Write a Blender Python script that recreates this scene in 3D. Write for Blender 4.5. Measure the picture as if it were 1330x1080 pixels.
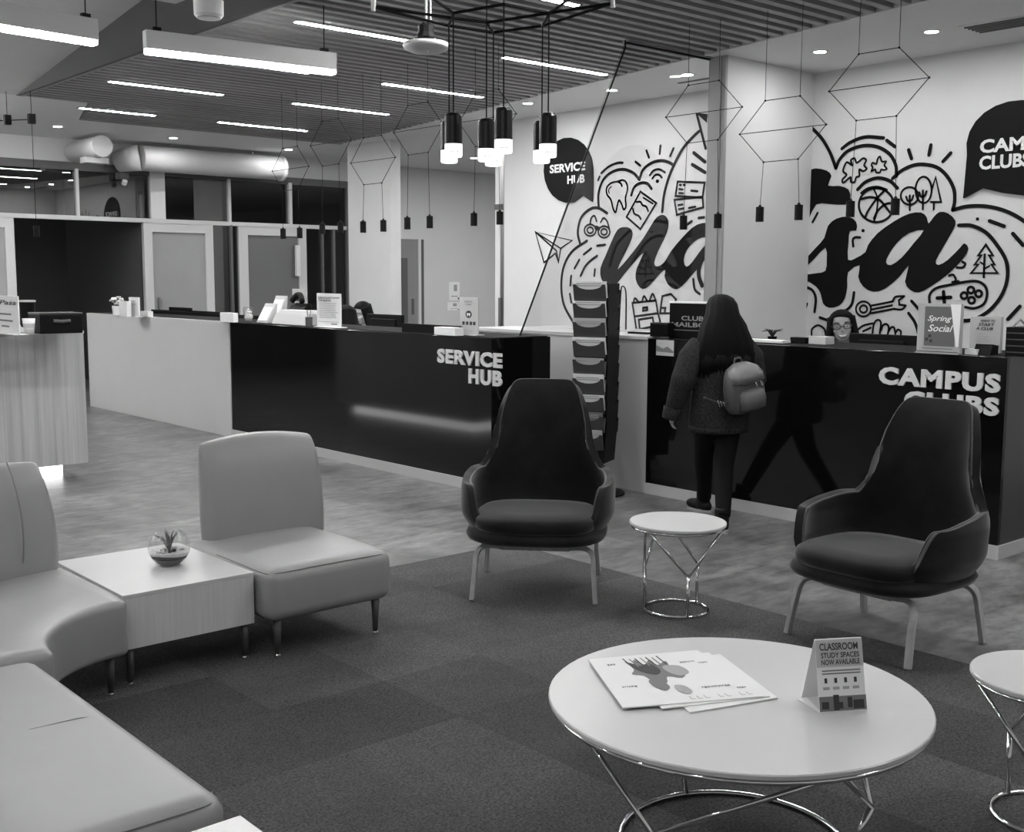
import bpy, bmesh, math, random
from mathutils import Vector, Matrix
from mathutils.geometry import tessellate_polygon
import numpy as np
random.seed(7)
for o in list(bpy.data.objects): bpy.data.objects.remove(o, do_unlink=True)
S = bpy.context.scene
COL = S.collection
PI = math.pi
# ------------------------------------------------------------------ camera
F, PITCH, ROLL, YAW, EYE = 1488.9, 0.117726, 0.003986, 0.719211, 1.5
_fw = Vector((math.sin(YAW)*math.cos(PITCH), math.cos(YAW)*math.cos(PITCH), -math.sin(PITCH)))
_r0 = Vector((math.cos(YAW), -math.sin(YAW), 0)); _u0 = _r0.cross(_fw)
_r = _r0*math.cos(ROLL)+_u0*math.sin(ROLL); _u = -_r0*math.sin(ROLL)+_u0*math.cos(ROLL)
CAM = Vector((0, 0, EYE))
cd = bpy.data.cameras.new('camera'); cd.sensor_fit = 'HORIZONTAL'; cd.sensor_width = 36; cd.lens = F/1330*36
cd.clip_start = 0.05; cd.clip_end = 100
cam = bpy.data.objects.new('camera', cd); COL.objects.link(cam)
cam.matrix_world = Matrix(((_r.x, _u.x, -_fw.x, 0), (_r.y, _u.y, -_fw.y, 0), (_r.z, _u.z, -_fw.z, EYE), (0, 0, 0, 1)))
S.camera = cam
# ------------------------------------------------------------------ world + exposure
w = bpy.data.worlds.new('world'); S.world = w; w.use_nodes = True
w.node_tree.nodes['Background'].inputs[0].default_value = (1, 1, 1, 1)
w.node_tree.nodes['Background'].inputs[1].default_value = 0.11
S.view_settings.view_transform = 'Standard'; S.view_settings.look = 'None'
S.view_settings.gamma = 1; S.view_settings.use_curve_mapping = False
S.view_settings.exposure = 1.5
LAMP = 52.0       # radiance of the ceiling tubes
# ------------------------------------------------------------------ measuring helpers: picture point -> point on a plane of the room
def ray(x, y): return _fw*F+_r*(x-665)-_u*(y-540)
def onz(x, y, z=0.0): d = ray(x, y); return CAM+d*((z-EYE)/d.z)
def onx(x, y, X): d = ray(x, y); return CAM+d*(X/d.x)
def ony(x, y, Y): d = ray(x, y); return CAM+d*(Y/d.y)
def zat(x, y, g): d = ray(x, y); return EYE+d.z*math.hypot(g[0], g[1])/math.hypot(d.x, d.y)
def proj(P):
    d = Vector(P)-CAM; z = d.dot(_fw); return (665+F*d.dot(_r)/z, 540-F*d.dot(_u)/z) if z > .05 else (-9999, -9999)
# ------------------------------------------------------------------ materials (all grey: the photograph is black and white)
MATS = {}
def mat(name, v, rough=.5, metal=0, noise=0, scale=20, bump=0, stretch=(1, 1, 1), emit=0, spec=.5, coords='Object', rnd=0, alpha_glass=None, sheen=0, coat=0):
    if name in MATS: return MATS[name]
    m = bpy.data.materials.new(name); m.use_nodes = True; MATS[name] = m
    nt = m.node_tree; N = nt.nodes; L = nt.links; b = N['Principled BSDF']
    b.inputs['Base Color'].default_value = (v, v, v, 1); b.inputs['Roughness'].default_value = rough
    b.inputs['Metallic'].default_value = metal; b.inputs['Specular IOR Level'].default_value = spec
    if coat: b.inputs['Coat Weight'].default_value = coat; b.inputs['Coat Roughness'].default_value = .05
    if sheen: b.inputs['Sheen Weight'].default_value = sheen; b.inputs['Sheen Roughness'].default_value = .4
    if emit:
        b.inputs['Emission Color'].default_value = (1, 1, 1, 1); b.inputs['Emission Strength'].default_value = emit
    if noise or bump or rnd:
        tc = N.new('ShaderNodeTexCoord'); mp = N.new('ShaderNodeMapping'); mp.inputs['Scale'].default_value = stretch
        L.new(tc.outputs[coords], mp.inputs[0]); src = mp.outputs[0]
        if coords == 'World':
            pass
        nz = N.new('ShaderNodeTexNoise'); nz.inputs['Scale'].default_value = scale; nz.inputs['Detail'].default_value = 6; nz.inputs['Roughness'].default_value = .6
        L.new(src, nz.inputs[0])
        if noise or rnd:
            mr = N.new('ShaderNodeMapRange'); mr.inputs['From Min'].default_value = .3; mr.inputs['From Max'].default_value = .7
            mr.inputs['To Min'].default_value = v*(1-noise); mr.inputs['To Max'].default_value = v*(1+noise)
            L.new(nz.outputs[0], mr.inputs[0]); out = mr.outputs[0]
            if rnd:
                oi = N.new('ShaderNodeObjectInfo'); m2 = N.new('ShaderNodeMapRange')
                m2.inputs['To Min'].default_value = 1-rnd; m2.inputs['To Max'].default_value = 1+rnd
                L.new(oi.outputs['Random'], m2.inputs[0]); mu = N.new('ShaderNodeMath'); mu.operation = 'MULTIPLY'
                L.new(out, mu.inputs[0]); L.new(m2.outputs[0], mu.inputs[1]); out = mu.outputs[0]
            cb = N.new('ShaderNodeCombineColor')
            for i in range(3): L.new(out, cb.inputs[i])
            L.new(cb.outputs[0], b.inputs['Base Color'])
        if bump:
            bp = N.new('ShaderNodeBump'); bp.inputs['Strength'].default_value = bump; bp.inputs['Distance'].default_value = .01
            L.new(nz.outputs[0], bp.inputs['Height']); L.new(bp.outputs[0], b.inputs['Normal'])
    return m
def glass_mat(name, tint=.9, refl=.1, rough=.0):
    if name in MATS: return MATS[name]
    m = bpy.data.materials.new(name); m.use_nodes = True; MATS[name] = m
    nt = m.node_tree; N = nt.nodes; L = nt.links; N.remove(N['Principled BSDF']); out = N['Material Output']
    t = N.new('ShaderNodeBsdfTransparent'); t.inputs[0].default_value = (tint, tint, tint, 1)
    g = N.new('ShaderNodeBsdfGlossy'); g.inputs['Roughness'].default_value = rough
    lw = N.new('ShaderNodeLayerWeight'); pw = N.new('ShaderNodeMath'); pw.operation = 'POWER'; pw.inputs[1].default_value = 5
    L.new(lw.outputs['Facing'], pw.inputs[0])
    ad = N.new('ShaderNodeMath'); ad.operation = 'MULTIPLY_ADD'; ad.inputs[1].default_value = .5; ad.inputs[2].default_value = .03+refl
    mx = N.new('ShaderNodeMixShader'); L.new(pw.outputs[0], ad.inputs[0]); L.new(ad.outputs[0], mx.inputs[0])
    L.new(t.outputs[0], mx.inputs[1]); L.new(g.outputs[0], mx.inputs[2]); L.new(mx.outputs[0], out.inputs['Surface'])
    return m
def noise2_mat(name, v, rough, sc1, st1, amp1, sc2, st2, amp2, bump, rnd=0, spec=.5):
    """two layers of noise in the coordinates of the room"""
    m = bpy.data.materials.new(name); m.use_nodes = True; MATS[name] = m
    nt = m.node_tree; N = nt.nodes; L = nt.links; b = N['Principled BSDF']
    b.inputs['Roughness'].default_value = rough; b.inputs['Specular IOR Level'].default_value = spec
    ge = N.new('ShaderNodeNewGeometry'); outs = []
    for sc, st, amp in ((sc1, st1, amp1), (sc2, st2, amp2)):
        mp = N.new('ShaderNodeMapping'); mp.inputs['Scale'].default_value = st; L.new(ge.outputs['Position'], mp.inputs[0])
        nz = N.new('ShaderNodeTexNoise'); nz.inputs['Scale'].default_value = sc; nz.inputs['Detail'].default_value = 7; nz.inputs['Roughness'].default_value = .62
        L.new(mp.outputs[0], nz.inputs[0])
        mr = N.new('ShaderNodeMapRange'); mr.inputs['From Min'].default_value = .3; mr.inputs['From Max'].default_value = .7
        mr.inputs['To Min'].default_value = 1-amp; mr.inputs['To Max'].default_value = 1+amp; L.new(nz.outputs[0], mr.inputs[0]); outs.append(mr.outputs[0])
    if rnd:
        oi = N.new('ShaderNodeObjectInfo'); mr = N.new('ShaderNodeMapRange')
        mr.inputs['To Min'].default_value = 1-rnd; mr.inputs['To Max'].default_value = 1+rnd; L.new(oi.outputs['Random'], mr.inputs[0]); outs.append(mr.outputs[0])
    cur = outs[0]
    for o2 in outs[1:]:
        mu = N.new('ShaderNodeMath'); mu.operation = 'MULTIPLY'; L.new(cur, mu.inputs[0]); L.new(o2, mu.inputs[1]); cur = mu.outputs[0]
    mu = N.new('ShaderNodeMath'); mu.operation = 'MULTIPLY'; mu.inputs[1].default_value = v; L.new(cur, mu.inputs[0])
    cb = N.new('ShaderNodeCombineColor')
    for i in range(3): L.new(mu.outputs[0], cb.inputs[i])
    L.new(cb.outputs[0], b.inputs['Base Color'])
    if bump:
        bp = N.new('ShaderNodeBump'); bp.inputs['Strength'].default_value = bump; bp.inputs['Distance'].default_value = .01
        L.new(nz.outputs[0], bp.inputs['Height']); L.new(bp.outputs[0], b.inputs['Normal'])
    return m
M_wall = mat('wall_paint', .6, .55, noise=.02, scale=3)
M_ceil = mat('ceiling_paint', .68, .6, noise=.02, scale=3)
M_soffit = mat('soffit_paint', .5, .7, noise=.08, scale=1.2)
M_fascia = mat('fascia_dark', .045, .6, noise=.1, scale=4)
M_slat = mat('slat_wood', .26, .5, noise=.18, scale=6, stretch=(.6, 10, 10), rnd=.1)
M_void = mat('ceiling_void', .02, .9)
M_mullion = mat('mullion_paint', .5, .45)
M_header = mat('header_dark', .09, .5)
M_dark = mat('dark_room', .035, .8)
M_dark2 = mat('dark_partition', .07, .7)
M_frost = mat('frosted_glass', .28, .35, noise=.06, scale=1.5)
M_glass = glass_mat('clear_glass', .93, .0)
M_tint = glass_mat('office_glass', .55, .13)
M_counter_white = mat('counter_white', .5, .3, noise=.02, scale=2)
M_counter_black = mat('counter_black_gloss', .0035, .08, spec=.3, noise=.1, scale=2)
M_counter_side = mat('counter_white_side', .5, .35)
M_kick = mat('kick_white', .42, .4)
M_topgrey = mat('counter_top', .02, .8, spec=.05)
M_black = mat('black_plastic', .004, .5, spec=.12)
M_blackm = mat('black_metal', .005, .45, spec=.15)
M_wire = mat('black_wire', .004, .6, spec=.1)
M_chrome = mat('chrome', .8, .08, metal=1)
M_steel = mat('brushed_steel', .45, .3, metal=1)
M_tabletop = mat('table_laminate', .5, .3, noise=.015, scale=4)
M_tablewood = mat('light_veneer', .5, .4, noise=.07, scale=9, stretch=(14, 14, .5))
M_woodpanel = mat('wood_panel', .4, .4, noise=.2, scale=3.2, stretch=(7, 7, .22))
M_leather = mat('grey_leather', .25, .42, noise=.03, scale=5, bump=.04)
M_seam = mat('seam_dark', .17, .6)
M_leg = mat('sofa_leg', .05, .45, noise=.15, scale=20)
M_velvet = mat('charcoal_velvet', .013, .8, noise=.45, scale=5, sheen=.3, bump=.05, spec=.08)
M_velvet_rim = mat('velvet_piping', .035, .8, sheen=.4)
M_oak = mat('oak_leg', .36, .45, noise=.2, scale=8, stretch=(8, 8, 1))
M_paper = mat('paper', .72, .6)
M_paper2 = mat('paper_grey', .45, .6)
M_ink = mat('ink', .03, .7)
M_ink2 = mat('ink_grey', .16, .7)
M_ink3 = mat('ink_pale', .34, .7)
M_decal = mat('mural_black', .004, .5, noise=.1, scale=3, spec=.12)
M_decaltext = mat('decal_white', .7, .5)
M_sign_letter = mat('sign_letter', .55, .4)
M_skin = mat('skin', .34, .5, noise=.06, scale=9)
M_skin2 = mat('skin_light', .5, .5, noise=.04, scale=9)
M_hair = mat('dark_hair', .004, .6, noise=.5, scale=30, stretch=(9, 9, .5), bump=.08, spec=.08)
M_denim = mat('washed_denim', .024, .9, noise=.6, scale=75, bump=.6, spec=.1)
M_pants = mat('black_trousers', .0035, .8, spec=.15)
M_shoe = mat('black_boot', .004, .5, spec=.25)
M_sole = mat('boot_sole', .3, .6)
M_pack = mat('grey_backpack', .07, .45, noise=.1, scale=10, bump=.05)
M_shirt = mat('dark_shirt', .008, .8, spec=.2)
M_white = mat('white_plastic', .65, .4)
M_duct = mat('duct_white', .5, .5, noise=.04, scale=3)
M_tube = mat('lamp_tube', .9, .4, emit=LAMP)
M_pend = mat('linear_pendant_tube', .9, .4, emit=30); M_up = mat('added_ceiling_uplight', .9, .4, emit=40)
M_spot = mat('downlight_lens', .9, .4, emit=170)
M_diff = mat('pendant_diffuser', .85, .5, emit=.75)
M_base = mat('glowing_base', .9, .5, emit=1.6)
M_floor = noise2_mat('floor_stone', .115, .38, 2.0, (1, 1.2, 1), .5, 8, (.8, 1.8, 1), .58, .05, rnd=.12)
M_joint = mat('floor_joint', .1, .6)
M_carpet = noise2_mat('carpet_pile', .085, .95, 1.6, (1, 1, 1), .2, 130, (1, 1, 1), .6, 1.0, rnd=.26, spec=.1)
M_sand1 = mat('sand_dark', .05, .9, noise=.3, scale=80); M_sand2 = mat('sand_light', .5, .9, noise=.2, scale=80); M_sand3 = mat('sand_mid', .16, .9, noise=.2, scale=80)
M_leaf = mat('air_plant', .07, .6)
# ------------------------------------------------------------------ mesh helpers
def obj(name, bm, m, parent=None, smooth=False, bevel=0, seg=2, sub=0, at=None):
    me = bpy.data.meshes.new(name); bm.normal_update(); bm.to_mesh(me); bm.free()
    if smooth: me.polygons.foreach_set('use_smooth', [True]*len(me.polygons))
    me.materials.append(m); o = bpy.data.objects.new(name, me); COL.objects.link(o)
    if parent is not None: o.parent = parent
    if at is not None: o.location = at
    if bevel:
        md = o.modifiers.new('bevel', 'BEVEL'); md.width = bevel; md.segments = seg; md.limit_method = 'ANGLE'; md.angle_limit = .6
    if sub:
        md = o.modifiers.new('sub', 'SUBSURF'); md.levels = sub; md.render_levels = sub
    return o
def thing(name, label, cat, loc=(0, 0, 0), rz=0, group=None):
    o = bpy.data.objects.new(name, None); COL.objects.link(o); o.empty_display_size = .1
    o.location = loc; o.rotation_euler = (0, 0, rz); return tag(o, label, cat, group)
def tag(o, label, cat, group=None):
    o['label'] = label; o['category'] = cat
    if group: o['group'] = group
    return o
def struct(o, label=None, cat=None):
    o['kind'] = 'structure'
    if label: o['label'] = label
    if cat: o['category'] = cat
    return o
def dup(root, loc, rz, label=None, group=None):
    r = root.copy(); COL.objects.link(r); r.location = loc; r.rotation_euler = (0, 0, rz)
    if label: r['label'] = label
    if group: r['group'] = group
    for ch in list(root.children):
        c = ch.copy(); COL.objects.link(c); c.parent = r
        for g in ch.children:
            d = g.copy(); COL.objects.link(d); d.parent = c
    return r
def B(): return bmesh.new()
def bx(bm, x0, x1, y0, y1, z0, z1):
    v = [bm.verts.new(p) for p in ((x0, y0, z0), (x1, y0, z0), (x1, y1, z0), (x0, y1, z0), (x0, y0, z1), (x1, y0, z1), (x1, y1, z1), (x0, y1, z1))]
    for f in ((3, 2, 1, 0), (4, 5, 6, 7), (0, 1, 5, 4), (1, 2, 6, 5), (2, 3, 7, 6), (3, 0, 4, 7)): bm.faces.new([v[i] for i in f])
    return bm
def box(*a): return bx(B(), *a)
def tube(bm, pts, r, n=8, cap=True, flat=None):
    """tube along points; r a number or a list; flat=(a,b) gives an elliptic/rectangular section"""
    pts = [Vector(p) for p in pts]; rs = r if isinstance(r, (list, tuple)) else [r]*len(pts)
    rings = []; prevn = None
    for i, p in enumerate(pts):
        a = pts[i-1] if i else p; c = pts[i+1] if i < len(pts)-1 else p
        t = (c-a).normalized()
        if prevn is None:
            ref = Vector((0, 0, 1)) if abs(t.z) < .9 else Vector((1, 0, 0)); nn = t.cross(ref).normalized()
        else:
            nn = (prevn-t*prevn.dot(t)); nn = nn.normalized() if nn.length > 1e-6 else t.orthogonal().normalized()
        prevn = nn; bb = t.cross(nn); ring = []
        for k in range(n):
            an = 2*PI*(k+.5)/n; ca, sa = math.cos(an), math.sin(an)
            if flat: ca *= flat[0]; sa *= flat[1]
            ring.append(bm.verts.new(p+(nn*ca+bb*sa)*rs[i]))
        rings.append(ring)
    for a, c in zip(rings[:-1], rings[1:]):
        for k in range(n): bm.faces.new((a[k], a[(k+1) % n], c[(k+1) % n], c[k]))
    if cap: bm.faces.new(rings[0][::-1]); bm.faces.new(rings[-1])
    return bm
def lathe(bm, prof, n=24, c=(0, 0, 0), cap=True):
    rings = []
    for r, z in prof: rings.append([bm.verts.new((c[0]+r*math.cos(2*PI*k/n), c[1]+r*math.sin(2*PI*k/n), c[2]+z)) for k in range(n)])
    for a, d in zip(rings[:-1], rings[1:]):
        for k in range(n): bm.faces.new((a[k], a[(k+1) % n], d[(k+1) % n], d[k]))
    if cap:
        bm.faces.new(rings[0][::-1]); bm.faces.new(rings[-1])
    return bm
def ell(bm, c, rad, n=16, m=10, M=None):
    """ellipsoid"""
    c = Vector(c); R = M or Matrix.Identity(3); rings = []
    top = bm.verts.new(c+R@Vector((0, 0, rad[2]))); bot = bm.verts.new(c-R@Vector((0, 0, rad[2])))
    for j in range(1, m):
        ph = PI*j/m
        rings.append([bm.verts.new(c+R@Vector((rad[0]*math.sin(ph)*math.cos(2*PI*k/n), rad[1]*math.sin(ph)*math.sin(2*PI*k/n), rad[2]*math.cos(ph)))) for k in range(n)])
    for k in range(n):
        bm.faces.new((top, rings[0][k], rings[0][(k+1) % n])); bm.faces.new((bot, rings[-1][(k+1) % n], rings[-1][k]))
    for a, d in zip(rings[:-1], rings[1:]):
        for k in range(n): bm.faces.new((a[k], d[k], d[(k+1) % n], a[(k+1) % n]))
    return bm
def prism(bm, poly, f, d):
    """poly of 2-d points, f maps (a,b)->3-d, d the thickness vector"""
    d = Vector(d); lo = [bm.verts.new(f(*p)) for p in poly]; hi = [bm.verts.new(Vector(f(*p))+d) for p in poly]
    tri = tessellate_polygon([[Vector((p[0], p[1], 0)) for p in poly]])
    for t in tri:
        bm.faces.new([lo[i] for i in t]); bm.faces.new([hi[i] for i in t[::-1]])
    n = len(poly)
    for i in range(n): bm.faces.new((lo[i], lo[(i+1) % n], hi[(i+1) % n], hi[i]))
    bmesh.ops.recalc_face_normals(bm, faces=bm.faces[:]); return bm
def smoothpts(pts, k=6, closed=False):
    n = len(pts)
    if n < 3: return pts
    out = []; P = [Vector(p) for p in pts]
    rng = range(n) if closed else range(n-1)
    for i in rng:
        p1, p2 = P[i], P[(i+1) % n]
        p0 = P[i-1] if (i > 0 or closed) else p1*2-p2
        p3 = P[(i+2) % n] if (i+2 < n or closed) else p2*2-p1
        for j in range(k):
            t = j/k; out.append(.5*((2*p1)+(p2-p0)*t+(2*p0-5*p1+4*p2-p3)*t*t+(3*p1-p0-3*p2+p3)*t**3))
    if not closed: out.append(P[-1])
    return out
def ribbon(bm, pts2, wd, f, d, closed=False):
    """a flat painted stroke of width wd with round ends, d thick"""
    P = [Vector(p) for p in pts2]; Q = [P[0]]
    for p in P[1:]:
        if (p-Q[-1]).length > 1e-5: Q.append(p)
    P = Q; n = len(P); L = []; R = []
    for i in range(n):
        a = P[i-1] if (i or closed) else P[i]; c = P[(i+1) % n] if (i < n-1 or closed) else P[i]
        t1 = (P[i]-a); t2 = (c-P[i])
        t1 = t1.normalized() if t1.length > 0 else t2.normalized(); t2 = t2.normalized() if t2.length > 0 else t1
        t = (t1+t2); t = t.normalized() if t.length > .05 else t1
        nn = Vector((-t.y, t.x)); mi = max(.55, abs(nn.dot(Vector((-t1.y, t1.x)))))
        L.append(P[i]+nn*wd/2/mi); R.append(P[i]-nn*wd/2/mi)
    if closed:
        d = Vector(d); lv = [bm.verts.new(Vector(f(*p))+d) for p in L]; rv = [bm.verts.new(Vector(f(*p))+d) for p in R]
        for i in range(n): bm.faces.new((lv[i], lv[(i+1) % n], rv[(i+1) % n], rv[i]))
        return bm
    def capf(c, t):
        an = math.atan2(t.y, t.x); return [c+Vector((math.cos(an+s), math.sin(an+s)))*wd/2 for s in (PI/4, 0, -PI/4)]
    te = (P[-1]-P[-2]); ts = (P[0]-P[1]); d = Vector(d)
    lv = [bm.verts.new(Vector(f(*p))+d) for p in L]; rv = [bm.verts.new(Vector(f(*p))+d) for p in R]
    for i in range(n-1): bm.faces.new((lv[i], lv[i+1], rv[i+1], rv[i]))
    ce = [bm.verts.new(Vector(f(*p))+d) for p in capf(P[-1], te)]; bm.faces.new([lv[-1]]+ce+[rv[-1]])
    cs = [bm.verts.new(Vector(f(*p))+d) for p in capf(P[0], ts)]; bm.faces.new([rv[0]]+cs+[lv[0]])
    return bm
def flatpoly(bm, loops, f, d):
    """filled flat polygon with holes"""
    d = Vector(d); L = [[Vector((p[0], p[1], 0)) for p in lp] for lp in loops]; tri = tessellate_polygon(L)
    vs = [bm.verts.new(Vector(f(p.x, p.y))+d) for lp in L for p in lp]
    for t in tri:
        try: bm.faces.new([vs[i] for i in t])
        except ValueError: pass
    return bm
_tc = {}
def text_bm(body, bold=0.0, shear=0.0, ext=0, space=1.0):
    """letters as a unit: returns list of (verts, faces) with x from 0..w and cap height 1"""
    key = (body, bold, shear, ext, space)
    if key not in _tc:
        cu = bpy.data.curves.new('t', 'FONT'); cu.body = body; cu.offset = bold; cu.shear = shear; cu.extrude = ext; cu.resolution_u = 3; cu.space_character = space
        o = bpy.data.objects.new('t', cu); COL.objects.link(o); bpy.context.view_layer.update()
        me = bpy.data.meshes.new_from_object(o.evaluated_get(bpy.context.evaluated_depsgraph_get()))
        vs = [tuple(v.co) for v in me.vertices]; fs = [tuple(p.vertices) for p in me.polygons]
        bpy.data.objects.remove(o); bpy.data.meshes.remove(me); bpy.data.curves.remove(cu)
        _tc[key] = (vs, fs)
    return _tc[key]
def text(name, body, m, parent, O, X, Y, bold=.02, shear=0, ext=0, space=1.0):
    """letters fitted into the parallelogram with corner O, width vector X and cap-height vector Y (world if parent has no rotation)"""
    vs, fs = text_bm(body, bold, shear, 0, space); O, X, Y = Vector(O), Vector(X), Vector(Y)
    x0 = min(v[0] for v in vs); x1 = max(v[0] for v in vs); y0 = min(v[1] for v in vs); y1 = max(v[1] for v in vs)
    off = parent.location if parent is not None else Vector()
    bm = B(); nn = X.cross(Y).normalized()
    bv = [bm.verts.new(O-off+X*((v[0]-x0)/(x1-x0))+Y*((v[1]-y0)/(y1-y0))) for v in vs]
    for f in fs:
        try: bm.faces.new([bv[i] for i in f])
        except ValueError: pass
    if ext:
        r = bmesh.ops.extrude_face_region(bm, geom=bm.faces[:]); bmesh.ops.translate(bm, vec=nn*ext, verts=[g for g in r['geom'] if isinstance(g, bmesh.types.BMVert)])
        bmesh.ops.recalc_face_normals(bm, faces=bm.faces[:])
    return obj(name, bm, m, parent)
def remeshed(name, bm, m, parent, vox=.012, sm=6, at=None):
    """fuse overlapping closed pieces into one continuous skin"""
    bmesh.ops.recalc_face_normals(bm, faces=bm.faces[:])
    me = bpy.data.meshes.new('tmp'); bm.to_mesh(me); bm.free(); o = bpy.data.objects.new('tmp', me); COL.objects.link(o)
    r = o.modifiers.new('r', 'REMESH'); r.mode = 'VOXEL'; r.voxel_size = vox
    s = o.modifiers.new('s', 'SMOOTH'); s.factor = .5; s.iterations = sm
    bpy.context.view_layer.update()
    nm = bpy.data.meshes.new_from_object(o.evaluated_get(bpy.context.evaluated_depsgraph_get())); nm.name = name
    bpy.data.objects.remove(o); bpy.data.meshes.remove(me)
    nm.polygons.foreach_set('use_smooth', [True]*len(nm.polygons)); nm.materials.clear(); nm.materials.append(m)
    q = bpy.data.objects.new(name, nm); COL.objects.link(q); q.parent = parent
    if at is not None: q.location = at
    return q
def lerp(a, b, t): return a+(b-a)*t
def sstep(a, b, x):
    t = min(1, max(0, (x-a)/(b-a))); return t*t*(3-2*t)
# =================================================================== THE SETTING
ZC = 3.27                                           # underside of the ceiling
XM = 8.6                                            # mural wall
YB = 15.0                                           # glazed back wall
XE, YE = 4.24, 4.84                                 # edges of the carpet
def xr(y): return 6.28+.167*y                        # skewed right edge of the slatted field
# ---- floor: stone-look tiles in a bed
fl = struct(obj('floor', box(-6, 15, -4, 19, -.1, -.004), M_joint), 'mid grey stone look tiled floor', 'floor')
TS = .6
tm = bpy.data.meshes.new('floor_tile'); b_ = box(.0004, TS-.0004, .0004, TS-.0004, -.004, 0); b_.to_mesh(tm); b_.free(); tm.materials.append(M_floor)
cand = []
for i in range(-10, 26):
    for j in range(-7, 32):
        x0, y0 = i*TS, j*TS
        if x0+TS <= XE-.3 and y0+TS <= YE-.2: continue
        q = proj((x0+TS/2, y0+TS/2, 0)); vis = -60 < q[0] < 1390 and 380 < q[1] < 1180
        cand.append((0 if vis else 1, math.hypot(x0, y0), x0, y0))
cand.sort(); rest = B()
for k, (nv, d, x0, y0) in enumerate(cand):
    if k < 300 and not nv:
        o = bpy.data.objects.new('floor_tile', tm); COL.objects.link(o); o.parent = fl; o.location = (x0, y0, 0)
    else: bx(rest, x0+.0008, x0+TS-.0008, y0+.0008, y0+TS-.0008, -.004, 0)
o = obj('floor_tiles_far', rest, M_floor, fl); o['kind'] = 'stuff'
# ---- carpet: square tiles laid with alternating pile
cp = struct(obj('floor_carpet', box(-5.5, XE, -3.5, YE, 0, .002), M_carpet), 'dark grey carpet area under the lounge seats', 'carpet')
CT = .4655
cm = bpy.data.meshes.new('carpet_tile'); b_ = box(-CT/2+.0003, CT/2-.0003, -CT/2+.0003, CT/2-.0003, .002, .006); b_.to_mesh(cm); b_.free(); cm.materials.append(M_carpet)
for i in range(12):
    for j in range(14):
        x, y = XE-CT*(i+.5), YE-CT*(j+.5)
        q = proj((x, y, 0))
        if q[0] < -400 or q[0] > 1700 or q[1] > 1500: continue
        o = bpy.data.objects.new('carpet_tile', cm); COL.objects.link(o); o.parent = cp; o.location = (x, y, 0); o.rotation_euler = (0, 0, PI/2*((i+j) % 2))
CZ = .006
# ---- slatted ceiling
sc = struct(obj('ceiling_slats', prism(B(), [(3.95, -4), (xr(-4)-.01, -4), (xr(13.08)-.01, 13.08), (5.03, 13.08), (4.66, 11.84), (3.95, 11.8)], lambda a, b: (a, b, ZC+.11), (0, 0, .03)), M_void), 'dark timber slatted ceiling field', 'ceiling')
sm_ = bpy.data.meshes.new('slat'); b_ = box(0, 1, -.031, .031, 0, .09); b_.to_mesh(sm_); b_.free(); sm_.materials.append(M_slat)
y = 13.04
while y > -3.9:
    x0 = 3.97 if y < 11.8 else 4.64+(y-11.8)*.3
    o = bpy.data.objects.new('slat', sm_); COL.objects.link(o); o.parent = sc; o.location = (x0, y, ZC); o.scale = (xr(y)-.02-x0, 1, 1); y -= .14
obj('edge_trim', box(3.93, 3.965, -4, 11.8, ZC-.005, ZC+.12), M_slat, sc)
obj('edge_trim', prism(B(), [(xr(-4)-.02, -4), (xr(-4)+.012, -4), (xr(13.1)+.012, 13.1), (xr(13.1)-.02, 13.1)], lambda a, b: (a, b, ZC-.004), (0, 0, .1)), M_ceil, sc)
obj('end_trim', prism(B(), [(5.0, 13.07), (xr(13.1), 13.07), (xr(13.1), 13.1), (5.0, 13.1)], lambda a, b: (a, b, ZC-.005), (0, 0, .1)), M_slat, sc)
# ---- plain white ceiling around it
struct(obj('ceiling', prism(B(), [(xr(-4)+.012, -4), (15, -4), (15, 19), (-6, 19), (-6, 11.8), (3.93, 11.8), (4.62, 11.86), (5.0, 13.1), (xr(13.1)+.012, 13.1)], lambda a, b: (a, b, ZC), (0, 0, .05)), M_ceil), 'plain white ceiling behind the counters', 'ceiling')
# ---- upper sloping soffit and the dark fascia at the left
def soff(y): return ZC+.128*(11.8-y) if y > 4.4 else ZC+.128*7.4
struct(obj('ceiling_soffit', prism(B(), [(11.8, ZC), (4.4, soff(4.4)), (-4, soff(4.4)), (-4, soff(4.4)+.05), (4.4, soff(4.4)+.05), (11.8, ZC+.05)], lambda a, b: (-6, a, b), (9.93, 0, 0)), M_soffit), 'grey sloping upper ceiling', 'ceiling')
struct(obj('trim_1', prism(B(), [(11.8, ZC-.004), (-4, ZC-.004), (-4, soff(-4)), (4.4, soff(4.4)), (11.8, ZC+.002)], lambda a, b: (3.9, a, b), (.03, 0, 0)), M_fascia), 'dark fascia along the slatted ceiling', 'trim')
# beam and cable tray under the upper ceiling
o = struct(obj('trim_2', box(-6, 3.9, 8.0, 8.25, 3.52, 3.7), M_soffit), 'grey beam under the upper ceiling', 'trim')
# ---- mural wall, divider wall, pier
struct(obj('wall_right', box(XM, XM+.16, -4, 9.97, 0, ZC), M_wall), 'white wall carrying the black line mural', 'wall')
YD = 5.9
dv = struct(obj('wall_divider', box(7.42, XM, YD, YD+.16, 0, ZC), M_wall), 'white wall fin between the two counters', 'wall')
obj('channel_post', box(7.385, 7.42, YD+.04, YD+.16, 0, ZC), mat('post_grey', .3, .5), dv)
obj('end_panel', box(7.395, 7.42, YD-.002, YD+.04, 0, ZC), mat('fin_end', .3, .5), dv)
struct(obj('wall_pier', box(8.62, 8.78, 12.22, 13.2, 0, ZC), M_wall), 'white wall pier beside the glazed offices', 'wall')
struct(obj('wall_recess', box(10.2, 15, YB, YB+.15, 0, ZC), M_wall), 'white wall with a narrow door behind the service counter', 'wall')
struct(obj('wall_far', box(15, 15.1, -4, 19, 0, ZC), M_wall), 'white far side wall', 'wall')
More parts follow.
